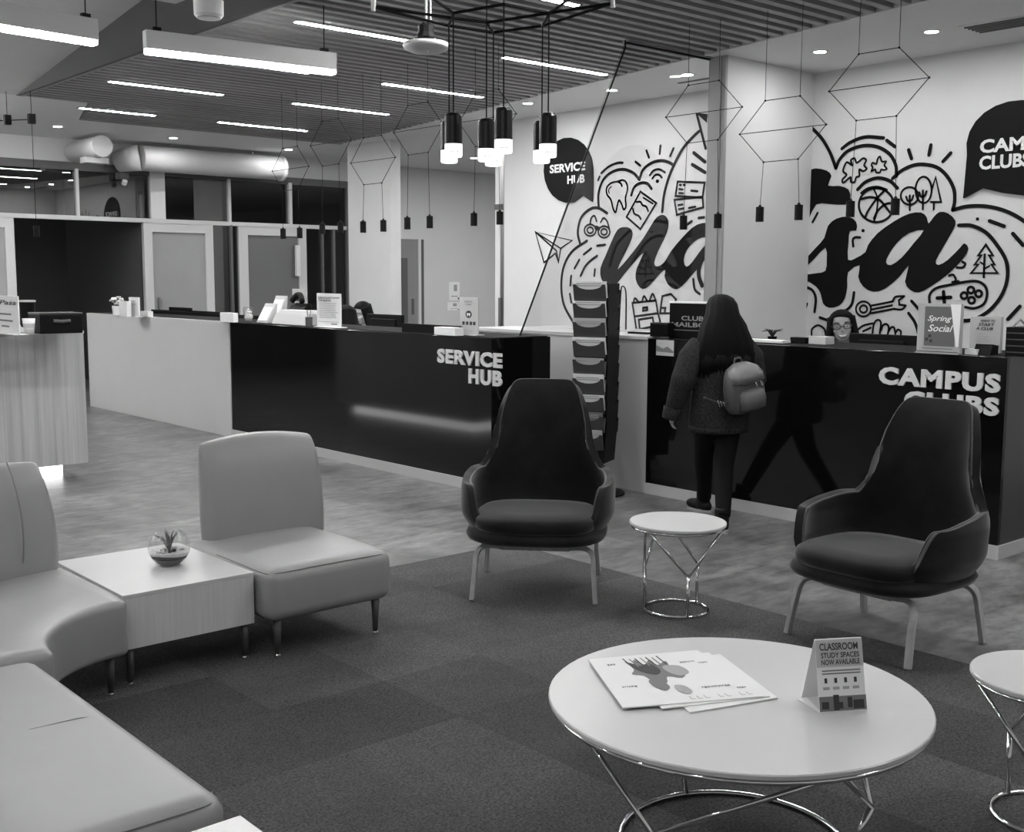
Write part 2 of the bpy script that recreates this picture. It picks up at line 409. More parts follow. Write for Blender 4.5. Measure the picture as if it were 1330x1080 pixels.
# skirting seen at the pier's foot stays hidden by the counter
# frame at the end of the mural wall
fr = struct(obj('door_4', box(XM+.02, XM+.1, 10.0, 10.06, 0, 3.05), M_steel), 'steel framed glass door edge beside the mural wall', 'door')
obj('door_leaf', box(XM+.03, XM+.07, 10.06, 10.16, 0, 2.98), M_white, fr); obj('door_closer', box(XM-.0, XM+.1, 10.02, 10.14, 2.3, 2.36), M_header, fr)
obj('pull_handle', box(XM-.0, XM+.02, 10.03, 10.07, .95, 1.3), M_header, fr)
# ---- narrow open door in the recess wall
def yw(x, y, Y=YB): p = ony(x, y, Y); return p.x, p.z
xa, za = yw(517, 310); xb, _ = yw(548, 310)
d3 = struct(obj('door_3', box(xa, xb, YB-.03, YB-.005, 0, za), mat('door_grey', .22, .5)), 'narrow grey door with a glazed side strip', 'door')
wd_ = xb-xa
obj('glass_strip', box(xa+.04, xa+.32*wd_, YB-.045, YB-.03, .1, za*.86), M_header, d3)
obj('frame_edge', box(xb-.24*wd_, xb-.13*wd_, YB-.06, YB-.03, 0, za), M_wall, d3)
obj('frame_dark', box(xb-.12*wd_, xb, YB-.05, YB-.03, 0, za), M_header, d3)
obj('handle_plate', box(xb-.5*wd_, xb-.42*wd_, YB-.05, YB-.03, .95, 1.2), M_header, d3)
# ---- back wall: glazing with white mullions, doors and transoms
zt = lambda: 2.96
wb = struct(obj('wall_back', box(-6, 10.2, YB, YB+.12, 2.97, ZC), M_wall), 'white wall over the glazed offices', 'wall')
def X_(px, py=300): return ony(px, py, YB).x
obj('header', box(-6, X_(452), YB-.03, YB, 2.88, 2.98), M_header, wb)
obj('transom_bar', box(-6, X_(455), YB-.05, YB+.05, 2.25, 2.305), M_mullion, wb)
def vbar(name, a, b, z0, z1, m=M_mullion, dy=.05): return obj(name, box(X_(a), X_(b), YB-dy, YB+.05, z0, z1), m, wb)
vbar('post', 195, 214, 2.3, 2.97, M_wall)
for a, b in ((99, 103), (295.5, 299), (374, 378)): vbar('mullion', a, b, 2.3, 2.9)
vbar('mullion', 448, 453, 0, 2.9, M_header)
for a, b in ((297, 300), (416, 418), (430, 433)): vbar('mullion', a, b, 0, 2.26, M_header)
for a, b in ((-150, 99), (103, 195), (214, 295.5), (299, 374), (378, 448)):
    obj('pane', box(X_(a), X_(b), YB-.004, YB+.004, 2.3, 2.9), M_tint, wb)
for a, b in ((275, 297), (300, 308), (396, 416), (418, 430), (433, 448)):
    obj('pane', box(X_(a), X_(b), YB-.004, YB+.004, 0, 2.26), M_tint, wb)
def door(n, a, b, pa, pb, label, hand, pm=None):
    x0, x1, q0, q1 = X_(a), X_(b), X_(pa), X_(pb)
    bm = B(); bx(bm, x0, q0, YB-.04, YB+.03, 0, 2.25); bx(bm, q1, x1, YB-.04, YB+.03, 0, 2.25); bx(bm, q0, q1, YB-.04, YB+.03, 2.13, 2.25); bx(bm, q0, q1, YB-.04, YB+.03, 0, .25)
    d = struct(obj('door_%d' % n, bm, M_mullion), label, 'door')
    obj('pane', box(q0, q1, YB-.01, YB+.01, .25, 2.13), pm or M_frost, d)
    hx = q1-.1 if hand else q0+.05
    obj('handle', box(hx, hx+.04, YB-.08, YB-.04, .95, 1.25), M_steel, d); return d
door(1, -70, 17, -60, 5, 'white framed door with a frosted pane beside the dark alcove', 1)
door(2, 185, 275, 196, 265, 'white framed door with a pale frosted pane', 0)
d_ = door(5, 308, 396, 320, 386, 'white framed door with a long bright pull handle', 1, mat('smoked_pane', .14, .25))
obj('pull_bar', box(X_(380), X_(385), YB-.1, YB-.05, 1.55, 2.0), M_white, d_)
# dark rooms behind the glass
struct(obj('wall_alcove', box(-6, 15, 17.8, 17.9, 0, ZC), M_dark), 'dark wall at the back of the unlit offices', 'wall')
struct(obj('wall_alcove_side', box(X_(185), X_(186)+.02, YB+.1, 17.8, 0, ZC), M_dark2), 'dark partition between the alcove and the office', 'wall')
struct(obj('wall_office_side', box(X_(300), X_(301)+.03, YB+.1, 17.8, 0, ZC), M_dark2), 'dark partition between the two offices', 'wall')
# ---- ducts above the glazing
d0 = ony(182, 205, 14.62); d1 = ony(362, 205, 14.62); rd = .165
t = thing('ventilation_duct', 'long white cylindrical ventilation duct hanging over the glazed offices', 'duct', (d0.x, 14.62, 3.06))
obj('body', tube(B(), [(0, 0, 0), (d1.x-d0.x, 0, 0)], rd, 28), M_duct, t, smooth=True, bevel=.01)
obj('shoulder', tube(B(), [(-.22, .2, -.06), (-.12, .08, -.02), (0, 0, 0)], [rd*.75, rd*.95, rd], 28), M_duct, t, smooth=True)
obj('collar', tube(B(), [(d1.x-d0.x, 0, 0), (d1.x-d0.x+.05, 0, 0)], rd*1.06, 28), M_white, t)
for k in (.2, .8): obj('hanger', tube(B(), [((d1.x-d0.x)*k, 0, rd), ((d1.x-d0.x)*k, 0, .21)], .006, 6), M_steel, t)
p = ony(122, 192, 14.3)
t = thing('ventilation_outlet', 'short round white duct end pointing into the room', 'duct', (p.x, 14.3, p.z))
obj('body', tube(B(), [(0, -.25, 0), (0, .65, 0)], .13, 24), M_duct, t, smooth=True, bevel=.01)
obj('cap', lathe(B(), [(.001, 0), (.125, 0), (.13, .02)], 24), M_white, t).rotation_euler = (PI/2, 0, 0)
t.children[1].location = (0, -.25, 0)
obj('bracket', box(-.14, .14, -.1, .1, -.19, -.12), M_duct, t)
p = ony(158, 222, 14.9)
t = thing('security_camera', 'small dark camera fixed over the glazing', 'camera', (p.x, 14.9, p.z-.07))
obj('housing', box(-.06, .06, -.1, .08, -.04, .05), M_header, t, bevel=.01); obj('lens', tube(B(), [(0, -.1, -.06), (0, -.06, -.1)], .035, 10), M_white, t); obj('mount', box(-.02, .02, .02, .09, .0, .03), M_header, t)
# =================================================================== LIGHT FITTINGS
# recessed tubes between the slats
def recessed(x0, x1, y):
    t = thing('recessed_linear_light', 'glowing slim recessed tube light set between the ceiling slats', 'ceiling light', (x0, y, ZC), 0, 'recessed tube lights in the slatted ceiling')
    L = x1-x0
    o = obj('diffuser', prism(B(), [(0, -.022), (.022, -.03), (L-.022, -.03), (L, -.022), (L, .022), (L-.022, .03), (.022, .03), (0, .022)], lambda a, b: (a, b, -.009), (0, 0, .012)), M_tube, t)
    bm = box(-.02, L+.02, -.034, .034, .003, .08); bx(bm, -.02, L+.02, -.034, -.0305, -.008, .003); bx(bm, -.02, L+.02, .0305, .034, -.008, .003); bx(bm, -.02, -.001, -.0305, .0305, -.008, .003); bx(bm, L+.001, L+.02, -.0305, .0305, -.008, .003); obj('housing', bm, M_slat, t)
for y in (12.18, 10.38, 8.8, 7.13, 5.5, 3.9, 2.3, .7, -.9, -2.5):
    for a, b in ((4.25, 5.36), (6.14, 7.3)):
        if y > 12: a, b = (4.66, 5.48) if a < 5 else (6.23, 7.38)
        if b < xr(y): recessed(a, b, y)
# hanging linear lamps: white box with a glowing underside
def linear(px0, px1, z, h, label, name='linear_pendant'):
    a, b = onz(*px0, z), onz(*px1, z); v = b-a; L = v.length; rz = math.atan2(v.y, v.x)
    t = thing(name, label, 'pendant light', a, rz)
    obj('housing', box(0, L, -.035, .035, .015, h), mat('lamp_housing', .5, .45), t, bevel=.004)
    obj('diffuser', box(.004, L-.004, -.034, .034, -.012, .015), M_pend, t, bevel=.008)
    for k in (.06, .94):
        g = (a+v*k); zt_ = soff(g.y) if g.x < 3.9 else ZC+.07
        obj('cable', tube(B(), [(L*k, 0, h), (L*k, 0, zt_-z)], .004, 6), M_wire, t)
        obj('clip', box(L*k-.025, L*k+.025, -.015, .015, h, h+.025), M_black, t)
    return t
linear((188, 67), (435, 95), 2.85, .125, 'white box shaped hanging lamp below the dark fascia corner')
def lin_at(x, y, label):
    t = thing('linear_pendant', label, 'pendant light', (x, y, 2.85), -.1, 'hanging box lamps over the open lounge'); L = 1.3
    obj('housing', box(0, L, -.035, .035, .015, .125), mat('lamp_housing', .5, .45), t, bevel=.004); obj('diffuser', box(.004, L-.004, -.034, .034, -.012, .015), M_pend, t, bevel=.008); obj('added_uplight', box(.03, L-.03, -.022, .022, .123, .1254), M_up, t)  # glowing top strip is added to throw light up onto the ceiling
    for q_ in (.06, .94): obj('cable', tube(B(), [(L*q_, 0, .125), (L*q_, 0, (soff(y) if y < 11.8 else ZC)-2.85)], .004, 6), M_wire, t)
for yy_ in (1.0, 3.0, 5.0, 8.6, 10.2, 11.4):
    lin_at(-1.3 if yy_ > 6 else -.9, yy_, 'white box shaped hanging lamp added out of view to light the left ceiling')
for xx_, yy_ in ((1.85, 12.6), (1.85, 13.8), (.3, 12.6), (.3, 13.8)): lin_at(xx_, yy_, 'white box shaped hanging lamp added out of view to light the left ceiling')  # extra lamps added out of view to brighten the white ceiling at the left
linear((-110, 19), (125, 57), 2.85, .135, 'white box shaped hanging lamp under the grey sloping ceiling')
# downlights in the white ceiling
for (px, py) in ((1065, 67), (1210, 41), (893, 97), (795, 117), (75, 164), (225, 179), (375, 194)):
    p = onz(px, py, ZC)
    t = thing('recessed_downlight', 'small round glowing downlight in the white ceiling', 'downlight', (p.x, p.y, ZC), 0, 'round downlights in the white ceiling')
    obj('trim_ring', lathe(B(), [(.045, -.004), (.07, -.004), (.07, 0), (.045, 0)], 20, cap=False), M_white, t); obj('lens', lathe(B(), [(.001, -.003), (.045, -.003), (.045, 0)], 20), M_spot, t)
for (x, y) in ((7.8, 3.3), (7.8, 2.2), (7.8, 1.1), (7.9, 8.8), (9.6, 11.2), (10.8, 13.2), (12.2, 13.2), (11.2, 11.2), (2.5, 13.6), (.5, 13.6)):
    t = thing('recessed_downlight', 'small round glowing downlight in the white ceiling', 'downlight', (x, y, ZC), 0, 'round downlights in the white ceiling')
    obj('trim_ring', lathe(B(), [(.045, -.004), (.07, -.004), (.07, 0), (.045, 0)], 20, cap=False), M_white, t); obj('lens', lathe(B(), [(.001, -.003), (.045, -.003), (.045, 0)], 20), M_spot, t)
# unseen panel light added behind the mural wall to brighten the recess
t = thing('added_panel_light', 'flat white panel light added unseen behind the mural wall to light the recess', 'ceiling light', (10.9, 11.2, ZC))
obj('frame', box(-.62, .62, -.32, .32, -.012, 0), M_white, t); obj('diffuser', box(-.6, .6, -.3, .3, -.016, -.012), mat('panel_diffuser', .9, .5, emit=22), t)
# ceiling slot by the glass fin and air grille
p = onz(893, 106, ZC); tag(obj('ceiling_slot_vent', box(p.x-.02, p.x+.02, p.y-.5, p.y+.1, ZC-.006, ZC), M_header), 'thin dark slot vent in the white ceiling', 'vent')
p = onz(1312, 29, ZC); t = thing('air_grille', 'square pale air grille in the white ceiling', 'vent', (p.x, p.y, ZC))
obj('frame', box(-.15, .15, -.3, .3, -.008, 0), M_white, t)
for k in range(5): obj('slat', box(-.12+.055*k, -.1+.055*k, -.27, .27, -.016, -.008), M_header, t)
# ---- wire frame pendants above the counters
JB = B(); 
def wire_lamp(X, yc, zm, zl, label, group, top=True):
    """hexagonal frame of black wire in the plane of the counter; two small dark lamps hang from its lower corners"""
    t = thing('wire_pendant', label, 'pendant light', (X, yc, zm), 0, group)
    hw, nw, hh = .34, .137, .2
    n = dict(L=(0, hw, 0), R=(0, -hw, 0), TL=(0, nw, hh), TR=(0, -nw, hh), BL=(0, nw, -hh), BR=(0, -nw, -hh))
    for a, b in (('TL', 'TR'), ('TL', 'L'), ('TR', 'R'), ('L', 'R'), ('L', 'BL'), ('R', 'BR'), ('BL', 'BR')): obj('frame_rod', tube(B(), [n[a], n[b]], .0027, 5), M_wire, t)
    for k in n: obj('joint', ell(B(), n[k], (.007, .007, .007), 8, 6), M_wire, t)
    for k, s in (('TL', 1), ('TR', -1)): obj('suspension_wire', tube(B(), [n[k], (0, s*nw, ZC-zm+.01)], .0019, 5), M_wire, t)
    for k, s in (('BL', 1), ('BR', -1)):
        y = s*.155
        obj('lamp_wire', tube(B(), [n[k], (0, y, zl-zm+.05)], .002, 5), M_wire, t)
        o = obj('lamp_shade', lathe(B(), [(.006, .062), (.012, .05), (.027, .048), (.027, -.05), (.022, -.05)], 14, (0, y, zl-zm)), M_black, t)
    return t
GC, GH = 'wire frame pendants over the campus clubs counter', 'wire frame pendants over the service hub counter'
LC, LH = 'hexagonal black wire pendant with two small dark lamps over the clubs counter', 'hexagonal black wire pendant with two small dark lamps over the service counter'
XC, XH = 6.4, 5.75
for (a, b, c) in (((865, 153), (964, 138), (907, 288)), ((960, 174), (1074, 162), (1009, 277)), ((1076, 121), (1208, 98), (1130, 270))):
    p, q, l = onx(*a, XC), onx(*b, XC), onx(*c, XC); wire_lamp(XC, (p.y+q.y)/2, (p.z+q.z)/2, l.z, LC, GC)
for (a, b, c) in (((455, 212), (514, 204), (482, 294)), ((514, 172), (573, 162), (545, 289)), ((603, 158), (663, 149), (613, 285)), ((402, 188), (457, 182), (428, 296)), ((352, 222), (403, 216), (377, 303))):
    p, q, l = onx(*a, XH), onx(*b, XH), onx(*c, XH); wire_lamp(XH, (p.y+q.y)/2, (p.z+q.z)/2, l.z, LH, GH)
p = onz(41, 155, 3.0); t = thing('wire_pendant', 'thin black wire bar with two small sockets under the white ceiling', 'pendant light', p)
q = onz(-30, 158, 3.0)
obj('frame_rod', tube(B(), [(0, 0, 0), q-p], .005, 5), M_wire, t)
for k in (0, .44): obj('socket', box((q-p).x*k-.03, (q-p).x*k+.03, (q-p).y*k-.03, (q-p).y*k+.03, -.04, .05), M_black, t); obj('suspension_wire', tube(B(), [(q-p)*k, (q-p)*k+Vector((0, 0, ZC-3.0))], .003, 5), M_wire, t)
obj('lamp_wire', tube(B(), [(0, 0, 0), (0, 0, -1.0)], .003, 5), M_wire, t); obj('lamp_shade', lathe(B(), [(.03, -.1), (.03, 0)], 12, (0, 0, -1.0)), M_black, t)
# ---- cluster of tubular lamps on a hexagonal rod frame
ZF = 2.78
nodes = dict(A=(485, 9), Bn=(588.7, 17), C=(654.4, 5.5), D=(713, 17), E=(796, 4), Fn=(640.8, 42), G=(583, 33.5), H=(704.6, 33.5), I=(632, 29.3), K=(562, -2), N=(742, -3))
W = {k: onz(*v, ZF) for k, v in nodes.items()}
c0 = W['I'].copy()
t = thing('cluster_pendant', 'cluster of black tubular lamps with white glowing ends on a rod frame', 'pendant light', c0)
for a, b in (('A', 'I'), ('I', 'D'), ('D', 'E'), ('A', 'G'), ('G', 'Fn'), ('Fn', 'H'), ('H', 'E'), ('K', 'Bn'), ('Bn', 'C'), ('C', 'D'), ('D', 'N'), ('Bn', 'G'), ('I', 'Fn'), ('D', 'H')):
    obj('frame_rod', tube(B(), [W[a]-c0, W[b]-c0], .0075, 6), M_wire, t)
for k in ('A', 'E', 'I', 'C'): obj('suspension_cable', tube(B(), [W[k]-c0, W[k]-c0+Vector((0, 0, (soff(W[k].y) if W[k].x < 3.9 else ZC+.08)-ZF))], .003, 5), M_wire, t)
for k in ('A', 'E'): obj('clamp', tube(B(), [W[k]-c0-Vector((0, 0, .02)), W[k]-c0+Vector((0, 0, .05))], .012, 8), M_steel, t)
ZL = zat(652, 199, W['C'])
for k in ('Bn', 'C', 'D', 'G', 'Fn', 'H', 'I'):
    p = W[k]-c0; zb = ZL-ZF
    obj('cable', tube(B(), [p, (p.x, p.y, zb+.205)], .0035, 5), M_wire, t)
    s = obj('lamp_tube', lathe(B(), [(.012, .215), (.032, .21), (.043, .195), (.043, .062), (.04, .062)], 20, (p.x, p.y, zb)), mat('lamp_tube_black', .005, .3, spec=.2), t, smooth=False)
    obj('diffuser', lathe(B(), [(.001, .0), (.038, .0), (.0425, .006), (.0425, .062)], 20, (p.x, p.y, zb)), M_diff, t)
    vx = Vector((p.x, p.y, 0)); toc = Vector((-W[k].x, -W[k].y, 0)).normalized(); sd = Vector((-toc.y, toc.x, 0))
    bm = B()
    for j in range(7):
        an = (j-3)*.2+.1; dr = toc*math.cos(an)+sd*math.sin(an); n2 = sd*math.cos(an)-toc*math.sin(an); cc = vx+dr*.0432; hgt = .006+.002*((j*7) % 3)
        vv = [bm.verts.new(cc+n2*s1*.0028+Vector((0, 0, zb+.018+s2*hgt))) for s1, s2 in ((-1, 0), (1, 0), (1, 1), (-1, 1))]; bm.faces.new(vv)
    obj('printed_mark', bm, M_ink, t)
# ---- wireless access point on a pole
b0 = onz(553, -14, ZC); zp = zat(555, 62, b0)
t = thing('access_point', 'pale round wireless unit hanging on a steel pole below the slats', 'wireless unit', (b0.x, b0.y, zp))
obj('pole', tube(B(), [(0, 0, .06), (0, 0, ZC-zp+.02)], .009, 8), M_steel, t); obj('conduit', tube(B(), [(.02, -.02, .06), (.02, -.02, ZC-zp+.02)], .004, 6), M_steel, t)
obj('mount', lathe(B(), [(.06, .03), (.065, .06), (.05, .09), (.05, .13), (.02, .15)], 10), M_black, t)
obj('disc', lathe(B(), [(.001, -.03), (.09, -.028), (.135, -.008), (.145, .01), (.138, .028), (.06, .04)], 28), mat('ap_grey', .38, .4), t, smooth=True); obj('status_light', ell(B(), (-.02, -.045, -.026), (.006, .006, .004), 8, 6), M_diff, t)
# ---- hanging speaker
g = onz(271, 11, 2.95)
t = thing('ceiling_speaker', 'round white drum speaker hanging beside the dark fascia', 'speaker', g)
obj('drum', lathe(B(), [(.001, -.05), (.065, -.05), (.078, -.035), (.08, .04), (.07, .05), (.001, .05)], 28), M_white, t, smooth=False)
obj('grille', lathe(B(), [(.001, -.053), (.062, -.053), (.064, -.05)], 28), mat('grille_grey', .35, .6), t); obj('cable', tube(B(), [(0, 0, .05), (0, 0, soff(g.y)-2.95)], .004, 6), M_wire, t)
# =================================================================== MURAL (flat black vinyl on the white wall)
def mur(offx, offy, sc):
    def g(pts): return [(lambda p: (p.y, p.z))(onx(offx+x/sc, offy+y/sc, XM)) for x, y in pts]
    return g
gA = mur(680, 140, 3.6); gB = mur(1030, 120, 3.1767)
FX = lambda a, b: (0, a, b)
def circ(x, y, rx, ry=None, n=24): ry = ry or rx; return [(x+rx*math.cos(2*PI*k/n), y+ry*math.sin(2*PI*k/n)) for k in range(n)]
def strokes(name, root, g, wd, lines, dx=-.004):
    kw = 1.6 if g is gA else 1.0
    """lines: list of (points, mode) - mode s smooth, l straight, c closed smooth, C closed straight"""
    bm = B(); off = root.location
    f = lambda a, b: (0, a-off.y, b-off.z)
    for ln in lines:
        mode, pts = ln[0], ln[1]; w_ = ln[2] if len(ln) > 2 else wd
        P = g(pts); w_ *= kw
        if mode == 's': P = smoothpts(P, 5)
        elif mode == 'c': P = smoothpts(P, 4, True)
        ribbon(bm, P, w_, f, (dx, 0, 0), closed=mode in 'cC')
    return obj(name, bm, M_decal, root)
def fill(name, root, g, loops, m=M_decal, dx=-.003, smooth=3):
    off = root.location; bm = B()
    flatpoly(bm, [smoothpts(g(lp), smooth, True) if smooth else g(lp) for lp in loops], lambda a, b: (0, a-off.y, b-off.z), (dx, 0, 0)); return obj(name, bm, m, root)
# --- mural behind the service hub
p = onx(830, 300, XM); mh = thing('wall_mural', 'black line mural with tooth, tickets and script letters behind the glass fin', 'mural', (XM-.001, p.y, p.z))
fill('script_letters', mh, gA, [[(440, 570), (470, 557), (500, 563), (512, 590), (500, 630), (468, 695), (442, 755), (500, 690), (560, 610), (600, 545), (625, 510), (655, 500), (676, 520), (678, 560), (660, 610), (630, 670), (612, 725), (628, 742), (660, 720), (690, 670), (740, 610), (790, 560), (838, 538), (905, 545), (900, 600), (838, 606), (800, 625), (765, 665), (750, 712), (762, 742), (790, 720), (838, 655), (890, 610), (900, 640), (840, 722), (790, 780), (740, 835), (710, 848), (680, 830), (660, 790), (664, 758), (640, 775), (600, 820), (570, 845), (545, 840), (525, 800), (530, 750), (562, 678), (520, 720), (470, 780), (430, 830), (395, 840), (365, 800), (360, 750), (385, 690), (410, 630)]], smooth=2)
strokes('cloud_outline', mh, gA, .02, [('s', [(298, 622), (230, 670), (190, 740), (178, 830), (190, 920), (232, 1000)]), ('s', [(265, 632), (255, 580), (270, 515), (310, 475), (350, 468), (392, 492)]), ('s', [(353, 462), (352, 400), (375, 335), (420, 298), (470, 288), (515, 305), (543, 335)]), ('s', [(543, 335), (560, 290), (600, 258), (645, 247), (680, 255), (705, 270)]), ('s', [(650, 485), (660, 400), (690, 300), (740, 200), (790, 140), (822, 110)]), ('s', [(505, 408), (520, 370), (550, 352), (580, 355), (600, 378)]), ('s', [(838, 700), (822, 750), (822, 790), (836, 830)], .03)])
strokes('dashes', mh, gA, .017, [('s', [(365, 305), (400, 275), (440, 258), (465, 257)]), ('l', [(350, 338), (357, 322)]), ('l', [(525, 252), (547, 270)]), ('l', [(576, 200), (588, 232)]), ('l', [(642, 177), (638, 215)]), ('l', [(703, 190), (687, 225)]), ('l', [(797, 210), (850, 253)], .022), ('l', [(790, 265), (850, 302)], .022), ('l', [(220, 830), (224, 785)]), ('l', [(240, 750), (262, 710)]), ('l', [(283, 685), (318, 657)]), ('l', [(345, 645), (383, 640)]), ('s', [(268, 785), (290, 740), (320, 710), (345, 692)]), ('l', [(218, 870), (225, 910)]), ('l', [(335, 755), (332, 785)]), ('s', [(795, 800), (802, 848), (825, 870)]), ('l', [(762, 548), (788, 530)]), ('l', [(820, 515), (845, 512)])])
strokes('tooth_icon', mh, gA, .014, [('c', [(440, 345), (410, 352), (390, 375), (392, 405), (410, 430), (420, 470), (432, 488), (440, 455), (448, 432), (460, 450), (470, 475), (480, 460), (478, 420), (488, 380), (482, 350), (465, 338)]), ('s', [(440, 345), (455, 352), (462, 366)]), ('s', [(402, 400), (400, 382), (412, 368)], .008)])
strokes('can_icon', mh, gA, .014, [('C', [(548, 392), (622, 445), (548, 567), (483, 510)]), ('l', [(562, 420), (606, 448)], .012), ('s', [(530, 440), (548, 440), (558, 455), (575, 462), (584, 482)]), ('s', [(513, 472), (520, 495), (540, 505), (550, 520)])])
strokes('binocular_icon', mh, gA, .013, [('c', circ(313, 572, 27)), ('c', circ(313, 572, 14)), ('c', circ(378, 580, 27)), ('c', circ(378, 580, 14)), ('l', [(340, 560), (352, 565)], .03), ('s', [(312, 545), (318, 515), (333, 505), (343, 530)]), ('s', [(362, 535), (375, 515), (392, 530), (402, 565)])])
strokes('paper_plane', mh, gA, .012, [('C', [(57, 580), (228, 620), (175, 657)]), ('C', [(57, 580), (97, 723), (150, 680), (165, 723), (175, 657)]), ('l', [(57, 580), (155, 668), (165, 720)]), ('l', [(97, 723), (140, 690)])])
strokes('ticket_icon', mh, gA, .014, [('C', [(722, 345), (848, 350), (838, 420), (712, 412)]), ('C', [(707, 430), (838, 415), (842, 465), (718, 500)]), ('l', [(730, 380), (746, 382)]), ('l', [(729, 398), (748, 400)]), ('l', [(785, 387), (815, 390)]), ('l', [(725, 455), (745, 452)]), ('l', [(728, 474), (750, 470)]), ('l', [(775, 468), (805, 462)]), ('l', [(732, 360), (738, 361)]), ('l', [(750, 360), (756, 361)])])
strokes('wireless_icon', mh, gA, .015, [('s', [(592, 315), (610, 293), (637, 288), (663, 302)]), ('s', [(604, 330), (618, 314), (636, 314), (648, 326)])]); fill('wireless_dot', mh, gA, [circ(627, 343, 8, 9)])
strokes('arrow_tip', mh, gA, .018, [('l', [(812, 30), (853, 190)])]); fill('arrow_head', mh, gA, [[(805, 22), (862, 30), (858, 70)]], smooth=0)
strokes('backpack_icon', mh, gA, .014, [('C', [(510, 912), (620, 900), (630, 960), (520, 975)]), ('l', [(520, 975), (530, 1040)]), ('l', [(630, 960), (642, 1005)]), ('s', [(515, 912), (522, 890), (540, 908)]), ('s', [(555, 906), (565, 880), (580, 903)]), ('s', [(590, 902), (605, 870), (620, 900)]), ('C', [(560, 935), (580, 932), (580, 945), (560, 948)]), ('C', [(540, 990), (605, 980), (612, 1020), (545, 1035)]), ('C', [(650, 880), (690, 870), (715, 895), (690, 960), (640, 960)]), ('l', [(650, 935), (665, 935), (662, 950)])])
# --- speech bubble SERVICE HUB
def bubble(name, label, g, outline, lines, sm):
    P = g(outline); cy = sum(q[0] for q in P)/len(P); cz = sum(q[1] for q in P)/len(P)
    t = thing('speech_bubble_sign', label, 'wall sign', (XM-.001, cy, cz)); off = t.location; bm = B()
    Q = smoothpts(P, 4, True) if sm else P
    prism(bm, Q, lambda a, b: (-.02, a-off.y, b-off.z), (.019, 0, 0)); obj('panel', bm, M_decal, t)
    for body, (ax, ay), (bx_, by_), (hx, hy) in lines:
        a = g([(ax, ay)])[0]; b = g([(bx_, by_)])[0]; h = g([(hx, hy)])[0]
        text('lettering', body, M_decaltext, t, (XM-.024, a[0], a[1]), (0, b[0]-a[0], 0), (0, 0, h[1]-a[1]), bold=.035)
    return t
arc = [(215+115*math.cos(a)*(1 if math.cos(a) < 0 else .99), 292-153*math.sin(a)) for a in [PI*(.02+k/16*1.44) for k in range(17)]]
bubble('b', 'black speech bubble sign reading service hub on the mural wall', gA, arc+[(240, 440), (283, 410), (326, 440), (329, 360)], [('SERVICE', (130, 308), (296, 290), (130, 268)), ('HUB', (212, 357), (293, 350), (212, 318))], False)
arcB = [(952-232*math.cos(a), 228-196*math.sin(a)) for a in [PI*(-.05+k/16*1.25) for k in range(17)]]
bubble('b', 'black speech bubble sign reading campus clubs on the mural wall', gB, [(707, 437)]+arcB+[(1060, 408), (953, 425), (870, 415), (785, 395)], [('CAMPUS', (776, 253), (1120, 230), (776, 197)), ('CLUBS', (773, 321), (985, 306), (773, 264))], False)
# --- mural behind campus clubs
p = onx(1190, 300, XM); mc = thing('wall_mural', 'black line mural with basketball, controller and script letters over the clubs counter', 'mural', (XM-.001, p.y, p.z))
fill('script_letters', mc, gB, [[(48, 690), (95, 640), (130, 600), (145, 550), (180, 520), (230, 512), (262, 535), (262, 570), (236, 572), (230, 620), (228, 690), (262, 682), (300, 658), (310, 630), (350, 580), (420, 530), (480, 500), (530, 495), (553, 515), (560, 540), (580, 515), (605, 493), (640, 498), (672, 530), (660, 570), (620, 640), (590, 695), (602, 711), (640, 690), (690, 640), (708, 622), (725, 645), (700, 690), (640, 750), (570, 800), (520, 825), (485, 815), (463, 780), (478, 715), (440, 760), (380, 810), (330, 822), (290, 800), (270, 760), (276, 712), (228, 742), (225, 800), (215, 850), (190, 880), (150, 888), (125, 870), (115, 830), (95, 800), (48, 772), (0, 765), (48, 752), (100, 745), (135, 735), (140, 690), (135, 640), (90, 685), (48, 725), (0, 760), (0, 730)], [(385, 700), (395, 670), (430, 620), (480, 580), (540, 568), (500, 620), (450, 680), (405, 712)]], smooth=2)
fill('script_swash', mc, gB, [[(45, 340), (70, 322), (95, 313), (140, 322), (160, 345), (146, 384), (190, 385), (230, 400), (237, 440), (215, 463), (150, 460), (97, 462), (65, 525), (40, 560)]], smooth=2)
W2 = .03
strokes('cloud_outline', mc, gB, W2, [('s', [(60, 128), (82, 150), (120, 190), (155, 250), (178, 312)]), ('s', [(178, 312), (195, 275), (230, 240), (290, 220), (350, 225), (400, 255), (425, 300), (428, 345)]), ('s', [(412, 355), (450, 322), (500, 300), (550, 298), (600, 312), (640, 350), (665, 400), (668, 450), (660, 485)]), ('s', [(660, 485), (720, 470), (800, 470), (880, 490), (953, 530), (1020, 590), (1060, 700)]), ('s', [(268, 400), (300, 370), (350, 353), (400, 365), (432, 395)]), ('s', [(685, 548), (740, 550), (800, 580), (850, 640), (882, 700), (885, 770), (860, 840), (810, 900), (750, 935), (700, 942)])])
